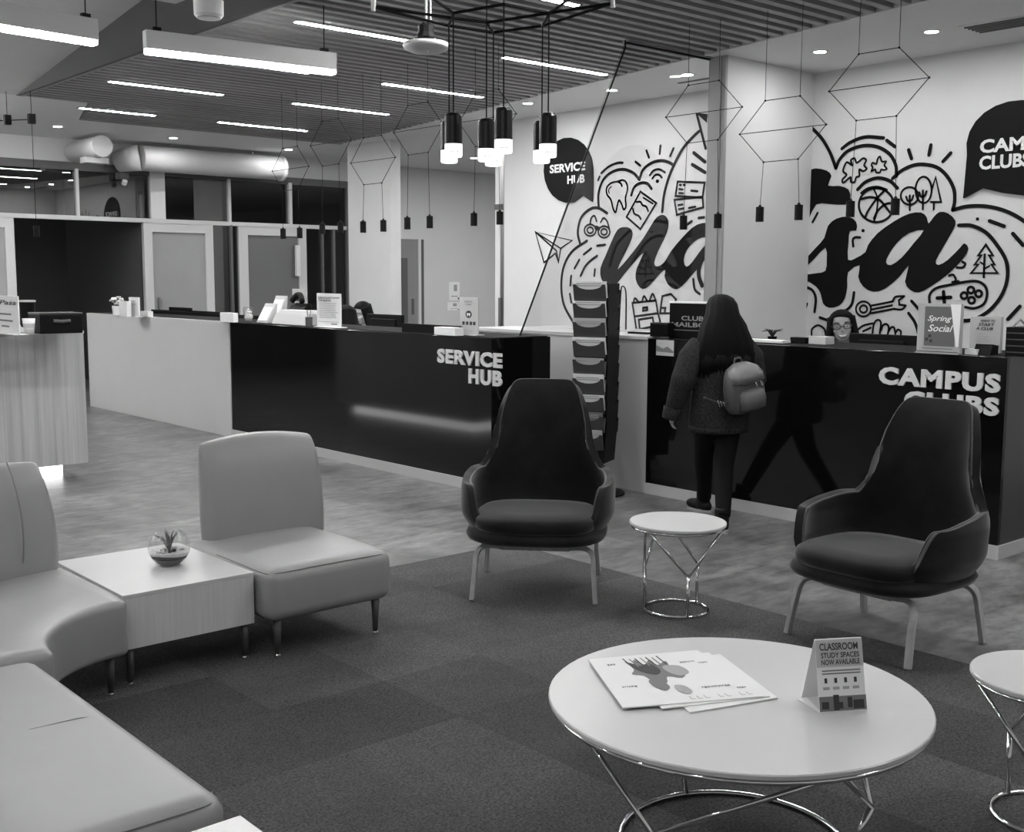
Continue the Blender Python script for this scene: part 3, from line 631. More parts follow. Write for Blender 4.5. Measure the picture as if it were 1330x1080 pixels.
strokes('dashes', mc, gB, W2, [('s', [(203, 232), (240, 205), (300, 184), (375, 188)]), ('l', [(388, 198), (422, 224)]), ('l', [(478, 237), (490, 273)]), ('l', [(570, 217), (562, 258)]), ('l', [(652, 250), (620, 285)]), ('l', [(82, 535), (103, 497)], .022), ('s', [(250, 635), (248, 608), (258, 598), (278, 598)], .022), ('l', [(812, 530), (872, 552)]), ('l', [(908, 582), (950, 630)]), ('l', [(888, 935), (937, 882)]), ('s', [(45, 800), (80, 815), (95, 850), (90, 905)], .026), ('s', [(253, 825), (245, 870), (225, 895), (200, 905)], .026), ('l', [(112, 928), (145, 940)], .026), ('l', [(490, 860), (530, 905)], .026), ('s', [(478, 910), (505, 950), (520, 1000)], .026), ('s', [(677, 722), (700, 722), (712, 708), (700, 698)], .02), ('l', [(58, 582), (60, 575)], .02)])
fill('dots', mc, gB, [circ(290, 570, 7)]); fill('dots', mc, gB, [circ(178, 908, 7)]); fill('dots', mc, gB, [circ(762, 522, 7)])
strokes('basketball_icon', mc, gB, .021, [('c', circ(345, 465, 72, 70)), ('s', [(282, 440), (320, 432), (360, 445), (405, 500)]), ('s', [(335, 398), (350, 440), (345, 500), (335, 533)], .016), ('s', [(378, 405), (345, 440), (310, 490), (300, 515)]), ('s', [(415, 455), (380, 462), (350, 490), (335, 520)]), ('s', [(283, 415), (310, 396), (350, 390), (388, 402)])])
strokes('puzzle_icon', mc, gB, .018, [('c', [(215, 300), (225, 288), (245, 300), (240, 280), (255, 272), (265, 290), (290, 272), (303, 280), (295, 300), (305, 315), (290, 325), (275, 318), (275, 345), (262, 350), (255, 370), (240, 368), (238, 350), (210, 372), (205, 360), (222, 340), (208, 325)])])
strokes('puzzle_icon', mc, gB, .016, [('c', [(325, 300), (330, 290), (345, 295), (350, 275), (360, 265), (368, 285), (385, 285), (378, 300), (388, 315), (375, 320), (365, 318), (360, 330), (345, 330), (340, 318), (325, 325), (330, 310)])])
strokes('trees_icon', mc, gB, .018, [('c', circ(482, 427, 36, 36)), ('l', [(483, 425), (483, 485)]), ('s', [(468, 430), (474, 445), (483, 450)]), ('s', [(498, 425), (492, 442), (483, 448)]), ('c', circ(540, 402, 33, 54)), ('l', [(537, 405), (537, 482)]), ('s', [(522, 412), (528, 428), (537, 432)]), ('s', [(552, 408), (546, 424), (537, 430)]), ('l', [(574, 400), (590, 350), (612, 452), (570, 452)]), ('l', [(582, 455), (582, 482)])])
strokes('pine_icon', mc, gB, .018, [('C', [(797, 628), (765, 672), (778, 672), (750, 710), (765, 710), (735, 745), (845, 745), (820, 710), (833, 710), (810, 672), (826, 672)]), ('l', [(792, 668), (788, 762)]), ('l', [(775, 700), (791, 712)], .014), ('l', [(812, 715), (790, 728)], .014)])
strokes('controller_icon', mc, gB, .022, [('s', [(565, 870), (565, 835), (590, 808), (640, 795), (740, 778), (785, 790), (802, 825), (790, 870), (750, 890), (710, 885)]), ('l', [(596, 848), (652, 845)], .03), ('l', [(622, 822), (626, 868)], .03), ('c', circ(735, 815, 13)), ('c', circ(707, 838, 13)), ('c', circ(767, 830, 13)), ('c', circ(738, 857, 13)), ('s', [(645, 755), (662, 752), (672, 768), (670, 780)], .018), ('l', [(658, 782), (684, 778)], .018)])
strokes('wrench_icon', mc, gB, .018, [('c', circ(292, 893, 31)), ('c', circ(292, 893, 15)), ('l', [(320, 880), (412, 862)]), ('l', [(325, 910), (420, 892)]), ('l', [(327, 895), (410, 878)]), ('s', [(412, 862), (424, 843), (460, 840)]), ('l', [(460, 840), (438, 857), (440, 875), (466, 879)]), ('s', [(466, 879), (450, 895), (420, 893)])])
strokes('gear_icon', mc, gB, .018, [('l', [(40, 838), (52, 848), (48, 862), (60, 872), (56, 885), (45, 890), (44, 905), (36, 910)]), ('s', [(78, 1000), (80, 975), (105, 960), (130, 975), (136, 1000)])])
strokes('hand_icon', mc, gB, .018, [('s', [(262, 985), (290, 962), (330, 952)]), ('l', [(290, 985), (322, 970)]), ('s', [(328, 1000), (335, 955), (350, 938), (364, 950), (358, 1000)]), ('s', [(364, 980), (372, 960), (386, 955), (396, 968), (392, 1000)]), ('s', [(396, 985), (406, 970), (418, 970), (424, 1000)]), ('s', [(426, 988), (434, 978), (446, 985), (446, 1000)])])
# =================================================================== COUNTERS
ZT = 1.10
XHUB, XCL = 5.15, 6.02
YH0, YH1, YH2 = 6.1, 9.94, 13.46
t = thing('reception_counter', 'long service hub counter, part glossy black and part white', 'counter', (XHUB, YH0, 0))
def desk(x0, x1, y0, y1, label):
    q = thing('work_desk', label, 'desk', ((x0+x1)/2, (y0+y1)/2, 0)); ax_, ay_ = (x1-x0)/2, (y1-y0)/2
    obj('top', box(-ax_, ax_, -ay_, ay_, .68, .72), M_counter_white, q)
    for sx in (-1, 1):
        for sy in (-1, 1): obj('leg', box(sx*(ax_-.04)-.02, sx*(ax_-.04)+.02, sy*(ay_-.04)-.02, sy*(ay_-.04)+.02, 0, .68), M_steel, q)
dep = .56
obj('black_front', box(0, .03, 0, YH1-YH0, .075, ZT-.005), M_counter_black, t, bevel=.002)
obj('black_end', box(.03, dep, -.0, .03, .075, ZT-.005), M_counter_black, t)
obj('white_front', box(-.012, .03, YH1-YH0, YH2-YH0, 0.0, ZT), M_counter_white, t, bevel=.003)
obj('white_end', box(.03, dep, YH2-YH0-.03, YH2-YH0, 0, ZT), M_counter_white, t)
obj('kick_plate', box(-.012, dep-.02, -.012, YH1-YH0, 0, .075), M_kick, t)
obj('worktop', box(.03, dep, .03, YH2-YH0-.03, ZT-.04, ZT), M_topgrey, t)
obj('back_panel', box(dep-.03, dep, .03, YH2-YH0-.03, 0, ZT-.04), M_counter_white, t)
def hubtext(body, x0, x1, yt, yb):
    a = onx(x0, yb, XHUB); b = onx(x1, yb, XHUB); c = onx((x0+x1)/2, yt, XHUB); zb = onx((x0+x1)/2, yb, XHUB).z
    text('lettering', body, M_sign_letter, t, (XHUB-.001, a.y, zb), (0, b.y-a.y, 0), (0, 0, c.z-zb), bold=.045, ext=.012, space=1.13)
hubtext('SERVICE', 569.5, 653, 455.5, 474.5); hubtext('HUB', 610, 653, 480, 500)
# low desk behind it
desk(XHUB+.6, XHUB+.98, 7.5, 12.6, 'long white work desk behind the service counter')
# clubs counter with the white bay at its end
t = thing('reception_counter', 'campus clubs counter with glossy black front and white bay', 'counter', (XCL, 0, 0))
ycl0, ycl1, ycl2 = 2.86, 5.43, 7.4
obj('black_front', box(0, .03, ycl0, ycl1, .075, ZT), M_counter_black, t, bevel=.002)
obj('black_end', box(.03, .66, ycl0, ycl0+.03, .075, ZT), mat('counter_black_side', .03, .3), t)
obj('white_front', box(.0, .03, ycl1, ycl2, 0, ZT-.01), mat('bay_white', .36, .35), t)
obj('white_top', box(-.01, .5, ycl1, ycl2, ZT-.01, ZT+.012), M_counter_white, t)
obj('kick_plate', box(-.015, .62, ycl0-.015, ycl1, 0, .075), M_kick, t)
obj('worktop', box(.03, .66, ycl0+.03, ycl1, ZT-.04, ZT), M_topgrey, t)
obj('back_panel', box(.63, .66, ycl0+.03, ycl1, 0, ZT-.04), M_counter_white, t)
def cltext(body, x0, x1, yt, yb):
    a = onx(x0, yb, XCL); b = onx(x1, yb, XCL); c = onx((x0+x1)/2, yt, XCL); zb = onx((x0+x1)/2, yb, XCL).z
    text('lettering', body, M_sign_letter, t, (XCL-.001, a.y, zb), (0, b.y-a.y, 0), (0, 0, c.z-zb), bold=.045, ext=.012, space=1.13)
cltext('CAMPUS', 1142, 1300, 480.5, 504.5); cltext('CLUBS', 1175, 1298, 511.5, 535)
desk(XCL+.7, XCL+1.08, 2.9, 5.6, 'short white work desk behind the clubs counter')
# pale low ledge on the mural wall side
tag(obj('wall_ledge', box(8.1, XM, 6.1, 9.0, 0, 1.02), M_counter_white, bevel=.004), 'white low ledge cabinet under the service hub mural', 'cabinet')
# glass fin standing on the counter end
gy = 6.05
gt0, gt1, gb0, gb1 = ony(813, 50, gy), ony(927, 76, gy), ony(676, 439, gy), ony(917, 430, gy)
t = thing('glass_partition', 'tall clear glass fin with a slanted edge standing on the counter end', 'glass partition', (gb0.x, gy, ZT))
off = t.location; X1 = 7.385
poly = [(gb0.x, ZT+.013), (X1, ZT+.013), (X1, ZC), (gt0.x, ZC)]
obj('pane', prism(B(), poly, lambda a, b: (a-off.x, 0, b-off.z), (0, .012, 0)), glass_mat('fin_glass', .86, .015), t)
obj('slanted_edge', tube(B(), [(0, .006, .013), (gt0.x-off.x, .006, ZC-off.z-.05), (gt0.x-off.x, .006, ZC-off.z)], .007, 6), M_black, t)
obj('head_channel', box(gt0.x-off.x, X1-off.x, -.03, .04, ZC-off.z-.01, ZC-off.z+.0), M_steel, t)
obj('head_gasket', box(gt0.x-off.x, X1-off.x, -.002, .014, ZC-off.z-.022, ZC-off.z-.01), M_black, t)
# wood counter at the left, glowing base
wx, wy = 3.26, 8.62
t = thing('wood_counter', 'pale wood plank counter floating on a glowing base', 'counter', (wx, wy, 0))
npl = 9
for k in range(npl):
    a = -.12*(k+1); obj('plank', box(a+.0004, a+.1196, 0, .022+.002*(k % 2), .11, ZT-.01), M_woodpanel, t).location = (0, 0, 0)
for k in range(20): obj('plank', box(-.022, 0, .03+.12*k, .03+.12*k+.117, .11, ZT-.01), M_woodpanel, t)
obj('top', box(-1.08, .004, -.004, 2.45, ZT-.01, ZT+.012), M_tabletop, t, bevel=.003)
obj('carcass', box(-1.08, -.024, .024, 2.43, .11, ZT-.01), M_dark2, t)
obj('light_base', box(-.98, -.14, .16, 2.3, 0, .105), M_base, t)
# =================================================================== LOUNGE FURNITURE
def rblock(x0, x1, y0, y1, z0, z1, nx=10, ny=10, crown=.012):
    """upholstered block with a slightly domed top"""
    bm = B(); G = {}
    for i in range(nx+1):
        for j in range(ny+1):
            u, v = i/nx, j/ny; c = crown*(1-(2*u-1)**2)**.7*(1-(2*v-1)**2)**.7 if 0 < i < nx and 0 < j < ny else 0
            G[i, j] = bm.verts.new((lerp(x0, x1, u), lerp(y0, y1, v), z1+c))
    for i in range(nx):
        for j in range(ny): bm.faces.new((G[i, j], G[i+1, j], G[i+1, j+1], G[i, j+1]))
    lo = {k: bm.verts.new((G[k].co.x, G[k].co.y, z0)) for k in G if k[0] in (0, nx) or k[1] in (0, ny)}
    ring = [(i, 0) for i in range(nx)]+[(nx, j) for j in range(ny)]+[(i, ny) for i in range(nx, 0, -1)]+[(0, j) for j in range(ny, 0, -1)]
    for a, b in zip(ring, ring[1:]+ring[:1]): bm.faces.new((lo[a], lo[b], G[b], G[a]))
    bm.faces.new([lo[k] for k in ring[::-1]]); return bm
def sofa_leg(t, x, y, h=.16):
    o = obj('leg', lathe(B(), [(.011, .012), (.019, h)], 12, (x, y, CZ)), M_leg, t, smooth=True); obj('glide', lathe(B(), [(.014, 0), (.014, .006), (.008, .014)], 12, (x, y, CZ)), M_chrome, o)
def backrest(nu, nv, path, half, thick, z0, z1, lean, bulge):
    """curved padded back along a straight or curved path(u)->(pos, outward normal)"""
    bm = B(); F_, K_ = {}, {}
    for i in range(nu+1):
        u = i/nu*2-1
        for j in range(nv+1):
            v = j/nv; z = lerp(z0, z1, v); wv = half*(1+.05*math.sin(PI*min(1, v*1.05)))
            p, n = path(u*wv); o_ = lean*v-bulge*math.sin(PI*v)**.8*(1-.25*u*u)
            rim = .16*thick*sstep(.8, 1, abs(u))+.2*thick*sstep(.88, 1, v)
            topd = -.03*(u*u)*sstep(.8, 1, v)
            F_[i, j] = bm.verts.new((p[0]+n[0]*(o_+rim), p[1]+n[1]*(o_+rim), z+topd))
            b_ = lean*v*1.0+thick*lerp(1, .72, v)-.01*math.sin(PI*v)-rim
            K_[i, j] = bm.verts.new((p[0]+n[0]*b_, p[1]+n[1]*b_, z+topd))
    for i in range(nu):
        for j in range(nv):
            bm.faces.new((F_[i, j], F_[i+1, j], F_[i+1, j+1], F_[i, j+1])); bm.faces.new((K_[i, j], K_[i, j+1], K_[i+1, j+1], K_[i+1, j]))
    for i in range(nu):
        bm.faces.new((F_[i, nv], F_[i+1, nv], K_[i+1, nv], K_[i, nv])); bm.faces.new((F_[i, 0], K_[i, 0], K_[i+1, 0], F_[i+1, 0]))
    for j in range(nv):
        bm.faces.new((F_[0, j], F_[0, j+1], K_[0, j+1], K_[0, j])); bm.faces.new((F_[nu, j], K_[nu, j], K_[nu, j+1], F_[nu, j+1]))
    bmesh.ops.recalc_face_normals(bm, faces=bm.faces[:]); return bm
# ---- armless chair unit
cx, cy0, cy1, hw = 2.455, 3.9, 4.62, .3
t = thing('lounge_chair', 'armless grey leather lounge chair beside the low table', 'chair', (cx, 4.2, 0))
yo = -4.2
obj('seat', rblock(-hw, hw, cy0+yo, cy1+yo, .155, .368, crown=.022), M_leather, t, smooth=True, bevel=.05, seg=5)
obj('seat_seam', tube(B(), smoothpts([(-hw+.013, cy0+yo+.45, .355), (-hw+.013, cy0+yo+.08, .353), (-hw+.03, cy0+yo+.03, .352), (-hw+.08, cy0+yo+.013, .354), (0, cy0+yo+.012, .356), (hw-.08, cy0+yo+.013, .354), (hw-.03, cy0+yo+.03, .352)], 5), .0028, 5), M_seam, t)
obj('backrest', backrest(14, 12, lambda s: ((s+.06, 4.535+yo-.3*s*s), (0, 1)), .285, .13, .17, .815, .07, .05), M_leather, t, smooth=True, sub=1)
for sx in (-1, 1): sofa_leg(t, sx*(hw-.065), cy0+yo+.05); sofa_leg(t, sx*(hw-.065), cy1+yo)
# ---- low veneer table
tx0, tx1, ty0, ty1 = 1.612, 2.142, 3.985, 4.66
t = thing('low_side_table', 'white topped low box table between the leather seats', 'table', ((tx0+tx1)/2, (ty0+ty1)/2, 0))
ax, ay = (tx1-tx0)/2, (ty1-ty0)/2
obj('top', box(-ax, ax, -ay, ay, .343, .356), M_tabletop, t, bevel=.0015); obj('box_apron', box(-ax+.001, ax-.001, -ay+.001, ay-.001, .15, .343), M_tablewood, t, bevel=.0015)
for sx in (-1, 1):
    for sy in (-1, 1): sofa_leg(t, sx*(ax-.03), sy*(ay-.03), .155)
# ---- terrarium bowl on it
bp = onz(226, 735, .356); tx, ty = bp.x, bp.y+.04
t = thing('glass_terrarium', 'round glass bowl terrarium with layered sand and an air plant', 'terrarium', (tx, ty, .356))
R = .083
prof = [(R*math.sin(a), .072-.078*math.cos(a)) for a in [lerp(.42, 2.72, k/16) for k in range(17)]]
obj('glass_bowl', lathe(B(), [(.001, prof[0][1]+.001)]+prof, 28, cap=False), glass_mat('bowl_glass', .94, .05), t, smooth=True)
def layer(name, z0, z1, m, wob):
    bm = B(); n = 28; rr = lambda z: math.sqrt(max(.0001, 1-((z-.072)/.078)**2))*R*.95
    lo = [bm.verts.new((rr(z0)*math.cos(2*PI*k/n), rr(z0)*math.sin(2*PI*k/n), z0+wob*math.sin(2*PI*k/n*2))) for k in range(n)]
    hi = [bm.verts.new((rr(z1)*math.cos(2*PI*k/n), rr(z1)*math.sin(2*PI*k/n), z1+wob*math.sin(2*PI*k/n*3+1))) for k in range(n)]
    for k in range(n): bm.faces.new((lo[k], lo[(k+1) % n], hi[(k+1) % n], hi[k]))
    bm.faces.new(lo[::-1]); bm.faces.new(hi); return obj(name, bm, m, t, smooth=False)
layer('sand_layer', .008, .03, M_sand3, 0); layer('sand_layer', .03, .043, M_sand1, .003); layer('sand_layer', .043, .056, M_sand2, .003)
for k in range(14):
    a = random.random()*6.28; r_ = random.uniform(.02, .068); s = random.uniform(.006, .012)
    obj('pebble', ell(B(), (r_*math.cos(a), r_*math.sin(a), .06), (s, s*.8, s*.7), 8, 6), random.choice((M_sand2, M_paper, M_sand1)), t, smooth=True)
for k in range(22):
    a = random.random()*6.28; L = random.uniform(.05, .095); sp = random.uniform(.1, .75)
    pts = [(0, 0, .06), (math.cos(a)*L*sp*.45, math.sin(a)*L*sp*.45, .06+L*.55), (math.cos(a)*L*sp*.95, math.sin(a)*L*sp*.95, .06+L*(1.05-.4*sp))]
    obj('leaf', tube(B(), smoothpts(pts, 3), [.004, .0042, .004, .0034, .0026, .0016, .0006], 5), M_leaf, t)
# ---- curved corner unit
C0 = (1.6, 3.5); r0, r1 = .4, 1.05
t = thing('corner_sofa', 'curved grey leather corner sofa unit joining the two seat rows', 'sofa', (1.1, 4.0, 0)); off = t.location
def ann(bm, ra, rb, z0, z1, a0=PI/2, a1=PI, n=24, m=6, crown=.01):
    G = {}
    for i in range(n+1):
        for j in range(m+1):
            a = lerp(a0, a1, i/n); r_ = lerp(ra, rb, j/m); G[i, j] = bm.verts.new((C0[0]+r_*math.cos(a)-off.x, C0[1]+r_*math.sin(a)-off.y, z1+(crown if 0 < j < m and 0 < i < n else 0)))
    for i in range(n):
        for j in range(m): bm.faces.new((G[i, j], G[i+1, j], G[i+1, j+1], G[i, j+1]))
    ring = [(i, 0) for i in range(n)]+[(n, j) for j in range(m)]+[(i, m) for i in range(n, 0, -1)]+[(0, j) for j in range(m, 0, -1)]
    lo = {k: bm.verts.new((G[k].co.x, G[k].co.y, z0)) for k in ring}
    for a, b in zip(ring, ring[1:]+ring[:1]): bm.faces.new((lo[a], lo[b], G[b], G[a]))
    bm.faces.new([lo[k] for k in ring[::-1]]); bmesh.ops.recalc_face_normals(bm, faces=bm.faces[:]); return bm
obj('seat', ann(B(), r0, r1, .155, .362), M_leather, t, smooth=True, bevel=.032, seg=4)
def cpath(s):
    a = PI/2+PI/4+s/1.02; return ((C0[0]+.98*math.cos(a)-off.x, C0[1]+.98*math.sin(a)-off.y), (math.cos(a), math.sin(a)))
obj('backrest', backrest(30, 12, cpath, .745, .12, .17, .815, .08, .05), M_leather, t, smooth=True, sub=1)
for a in (PI/2+.12, PI-.12):
    for rr in (r0+.06, r1-.06): sofa_leg(t, C0[0]+rr*math.cos(a)-off.x, C0[1]+rr*math.sin(a)-off.y)
# upright seams on the back
for sd in (-.17, .3):
    pts = []
    for k in range(9):
        v = k/8; p_, n_ = cpath(-.44+sd); o_ = .08*v-.05*math.sin(PI*v)**.8*.97-.002; pts.append((p_[0]+n_[0]*o_, p_[1]+n_[1]*o_, lerp(.4, .8, v)))
    obj('back_seam', tube(B(), pts, .003, 5), M_seam, t)
# ---- straight bench unit running towards the camera
bx1 = 1.135; bx0 = .44; by0, by1 = 2.24, 3.49
t = thing('bench_sofa', 'long straight grey leather sofa unit beside the carpet', 'sofa', ((bx0+bx1)/2, (by0+by1)/2, 0)); off = t.location
obj('seat', rblock(bx0-off.x, bx1-off.x, by0-off.y, by1-off.y, .155, .362, 12, 20), M_leather, t, smooth=True, bevel=.05, seg=5)
ex = bx1-off.x; ey = by0-off.y
obj('seat_seam', tube(B(), smoothpts([(bx0+.06-off.x, ey+.013, .348), (0, ey+.012, .35), (ex-.08, ey+.013, .348), (ex-.03, ey+.03, .346), (ex-.012, ey+.07, .346)], 6), .0028, 5), M_seam, t)
obj('seat_seam', tube(B(), [(ex-.22, .02, .3725), (ex-.1, .02, .371), (ex-.05, .02, .364)], .0012, 5), M_seam, t)
obj('backrest', backrest(14, 12, lambda s: ((bx0+.17-off.x-.0*s, s-.06), (-1, 0)), .57, .12, .17, .815, .09, .05), M_leather, t, smooth=True, sub=1)
for sx in (-1, 1):
    for sy in (-1, 1): sofa_leg(t, sx*.27, sy*.59)
# ---- second low table at the end of the bench
q = onz(312, 1058, .356)
t = thing('low_side_table', 'white topped low box table at the end of the long sofa', 'table', (q.x-.27, q.y-.3, 0))
obj('top', box(-.27, .27, -.28, .3, .343, .356), M_tabletop, t, bevel=.0015); obj('box_apron', box(-.269, .269, -.279, .299, .15, .343), M_tablewood, t, bevel=.0015)
for sx in (-1, 1):
    for sy in (-.25, .27): sofa_leg(t, sx*.24, sy, .155)
# ---- high back armchairs
def armchair(loc, rz, label):
    t = thing('high_back_armchair', label, 'armchair', (loc[0], loc[1], 0), rz)
    zb = .29
    def rim(u):
        a = abs(u); back = .985-.13*max(0, (a-.1)/.24)**3.6
        k = sstep(.34, .425, a); arm = .565-.035*sstep(.5, .85, a)-.17*sstep(.84, 1.0, a)**1.6
        return lerp(back, arm, k)
    def pos(u, z):
        h = (z-zb)/(1.0-zb); th = u*2.42; tz = sstep(.45, 1.0, z)
        a = lerp(lerp(.35, .275, sstep(.5, .72, z)), .25, sstep(.72, .98, z)); low = sstep(zb, zb+.12, z); a *= lerp(.84, 1, low)
        cx_, sx_ = math.cos(th), math.sin(th); e = .72
        x = a*math.copysign(abs(sx_)**e, sx_); y = .31*math.copysign(abs(cx_)**.8, cx_)*lerp(.86, 1, low)
        if y > 0: y = y*lerp(1, .55, tz)
        return Vector((x, y-.02+.2*h*h*.9+.03*tz, z))
    nu, nv = 128, 24; bm = B(); G = {}
    for i in range(nu+1):
        u = i/nu*2-1; zt_ = rim(u)
        for j in range(nv+1): G[i, j] = bm.verts.new(pos(u, lerp(zb, zt_, j/nv)))
    for i in range(nu):
        for j in range(nv): bm.faces.new((G[i, j], G[i+1, j], G[i+1, j+1], G[i, j+1]))
    rimpts = [G[i, nv].co.copy() for i in range(nu+1)]; below = [G[i, nv-2].co.copy() for i in range(nu+1)]; front = [[G[k, j].co.copy() for j in range(nv+1)] for k in (0, nu)]
    bmesh.ops.recalc_face_normals(bm, faces=bm.faces[:])
    sh = obj('shell', bm, M_velvet, t, smooth=True); md = sh.modifiers.new('solid', 'SOLIDIFY'); md.thickness = .046; md.offset = 0; md2 = sh.modifiers.new('b', 'BEVEL'); md2.width = .018; md2.segments = 3; md2.limit_method = 'ANGLE'; md2.angle_limit = .9
    pp = []
    for i in range(nu+1):
        T = (rimpts[min(nu, i+1)]-rimpts[max(0, i-1)]).normalized(); D = (rimpts[i]-below[i]).normalized(); Nn = T.cross(D)
        if Nn.dot(Vector((0, -.05, .5))-rimpts[i]) < 0: Nn = -Nn
        pp.append(rimpts[i]+Nn.normalized()*.016)
    obj('piping', tube(B(), pp, .005, 6), M_velvet_rim, t, smooth=True)
    # seat base and cushion
    def slab(z0, z1, a, b, y0, n=40, ins=.02):
        bm = B(); rings = []
        for z, s in ((z0, -ins), (lerp(z0, z1, .2), -ins*.25), (lerp(z0, z1, .5), 0), (lerp(z0, z1, .8), -ins*.3), (z1, -ins*1.2)):
            ring = []
            for k in range(n):
                th = 2*PI*k/n; c, s_ = math.cos(th), math.sin(th); ring.append(bm.verts.new(((a+s)*math.copysign(abs(c)**.62, c), y0+(b+s)*math.copysign(abs(s_)**.62, s_), z)))
            rings.append(ring)
        for p, q in zip(rings[:-1], rings[1:]):
            for k in range(n): bm.faces.new((p[k], p[(k+1) % n], q[(k+1) % n], q[k]))
        bm.faces.new(rings[0][::-1])
        cv = bm.verts.new((0, y0, z1+.012)); mid = [bm.verts.new(((v.co.x)*.6, y0+(v.co.y-y0)*.6, z1+.01)) for v in rings[-1]]
        for k in range(n): bm.faces.new((rings[-1][k], rings[-1][(k+1) % n], mid[(k+1) % n], mid[k])); bm.faces.new((mid[k], mid[(k+1) % n], cv))
        return bm
    obj('seat_base', slab(.272, .335, .338, .325, -.05, ins=.035), M_velvet, t, smooth=True)
    obj('seat_cushion', slab(.33, .4, .298, .285, -.09), M_velvet, t, smooth=True)
    for yy, dy in ((-.22, -.07), (.2, .06)):
        z1 = .247
        for sx in (-1, 1):
            pts = smoothpts([(sx*.29, yy+dy, 0), (sx*.28, yy+dy*.6, .13), (sx*.272, yy+dy*.22, .215), (sx*.235, yy, z1), (sx*.16, yy, z1)], 5)
            obj('leg', tube(B(), pts, .021, 4, flat=(1, .75)), M_oak, t, bevel=.003)
        obj('cross_rail', tube(B(), [(-.165, yy, z1), (.165, yy, z1)], .021, 4, flat=(.75, 1)), M_oak, t)
        for sx in (-.11, .11): obj('bracket', box(sx-.05, sx+.05, yy-.01, yy+.01, z1+.01, z1+.022), M_steel, t)
    return t
ch1 = armchair((3.73, 4.06), 0, 'charcoal velvet high back armchair in front of the service hub lettering')
ch1.rotation_euler = (0, 0, math.atan2(-.68, -.73)+PI/2)
ch2 = dup(ch1, (4.3, 2.5, 0), math.atan2(0.05, -1)+PI/2, 'charcoal velvet high back armchair in front of the campus clubs lettering')
for c, gy_ in ((ch1, 0), (ch2, 0)): c.location.z = CZ
# ---- wire side tables
def ring(R_, z, r_, n=48):
    bm = B(); pts = [(R_*math.cos(2*PI*k/n), R_*math.sin(2*PI*k/n), z) for k in range(n)]
    rings = []
    for k, p in enumerate(pts):
        a = 2*PI*k/n; rings.append([bm.verts.new((p[0]+r_*math.cos(b)*math.cos(a), p[1]+r_*math.cos(b)*math.sin(a), p[2]+r_*math.sin(b))) for b in [2*PI*j/8 for j in range(8)]])
    for k in range(n):
        for j in range(8): bm.faces.new((rings[k][j], rings[(k+1) % n][j], rings[(k+1) % n][(j+1) % 8], rings[k][(j+1) % 8]))
    return bm
def wire_table(name, label, loc, H_, Rt, Rb, zs, rot, cat='table', wr=.0065, jf=.1):
    t = thing(name, label, cat, (loc[0], loc[1], CZ), rot)
    obj('top', lathe(B(), [(Rt-.006, H_-.016), (Rt, H_-.012), (Rt, H_-.003), (Rt-.003, H_)], 64), M_tabletop, t)
    obj('top_ring', ring(Rt-.012, H_-.023, wr), M_chrome, t, smooth=True); obj('base_ring', ring(Rb, wr, wr), M_chrome, t, smooth=True)
    for k in range(3):
        a = 2*PI*k/3; c, s = math.cos(a), math.sin(a)
        bm = B()
        if zs > .02: tube(bm, [(Rb*c, Rb*s, wr), (lerp(Rb, Rt-.03, jf)*c, lerp(Rb, Rt-.03, jf)*s, zs)], wr*1.25, 8)
        for sgn in (-1, 1):
            a2 = a+sgn*(PI/3-.06); R2 = Rt-.012; st = lerp(Rb, Rt-.03, jf) if zs > .02 else Rb
            tube(bm, [(st*c, st*s, max(zs, wr)), (R2*math.cos(a2), R2*math.sin(a2), H_-.023)], wr, 8)
        obj('leg', bm, M_chrome, t, smooth=True)
    return t
g1 = onz(878, 791); zt1 = .47
a, b = onz(820, 677, zt1), onz(946, 679, zt1); f_, n_ = onz(883, 662, zt1), onz(883, 695, zt1)
ctr = onz(878, 793)
Hs = zat(884, 678, ctr)
lft, rgt = onz(820, 677, Hs), onz(946, 679, Hs)
Rt = (rgt-lft).length/2
wire_table('side_table', 'small round white side table on chrome wire legs between the armchairs', (ctr.x, ctr.y), Hs, Rt, .145, .19, math.atan2(-ctr.y, -ctr.x)+.35)
cc = onz(965, 915, .36)
ZK = .42
ctable = wire_table('coffee_table', 'large round white coffee table on chrome wire frame', (2.362, 1.797), ZK-CZ, .494, .3, .15, math.radians(64), wr=.0075, jf=.3)
wire_table('side_table', 'small round white side table on chrome wire legs at the carpet edge', (3.16, 1.32), Hs, Rt, .145, .19, 1.2)
# ---- newspapers on the coffee table
pz = ZK+.001
def mg(x, y): return onz(x, y, ZK+.006)
def sheet(label, quad, z0, th, mt, extra=None):
    q = [onz(x, y, z0) for x, y in quad]; c = sum(q, Vector())/4
    t = thing('newspaper', label, 'newspaper', (c.x, c.y, z0), 0, None); off = t.location
    bm = B(); prism(bm, [(p.x-off.x, p.y-off.y) for p in q], lambda a, b: (a, b, 0), (0, 0, th)); obj('pages', bm, mt, t)
    return t, q
sheet('lowest folded newspaper of the pile on the coffee table', ((830, 866), (935, 850), (1010, 907), (896, 926)), pz, .003, M_paper)
sheet('middle folded newspaper of the pile on the coffee table', ((800, 862), (920, 848), (1000, 905), (860, 921)), pz+.003, .003, M_paper)
t, q = sheet('top newspaper with a dark ink blot print on the coffee table', ((764, 857), (906, 845), (992, 905), (809, 920)), pz+.006, .003, M_paper)
off = t.location
def uvp(u, v):
    p = q[0].lerp(q[1], u).lerp(q[3].lerp(q[2], u), v); return (p.x-off.x, p.y-off.y)
def mprint(name, poly, m, lift=.0036):
    bm = B(); flatpoly(bm, [smoothpts([uvp(*p) for p in poly], 3, True) if len(poly) > 4 else [uvp(*p) for p in poly]], lambda a, b: (a, b, lift), (0, 0, 0)); o = obj(name, bm, m, t); return o
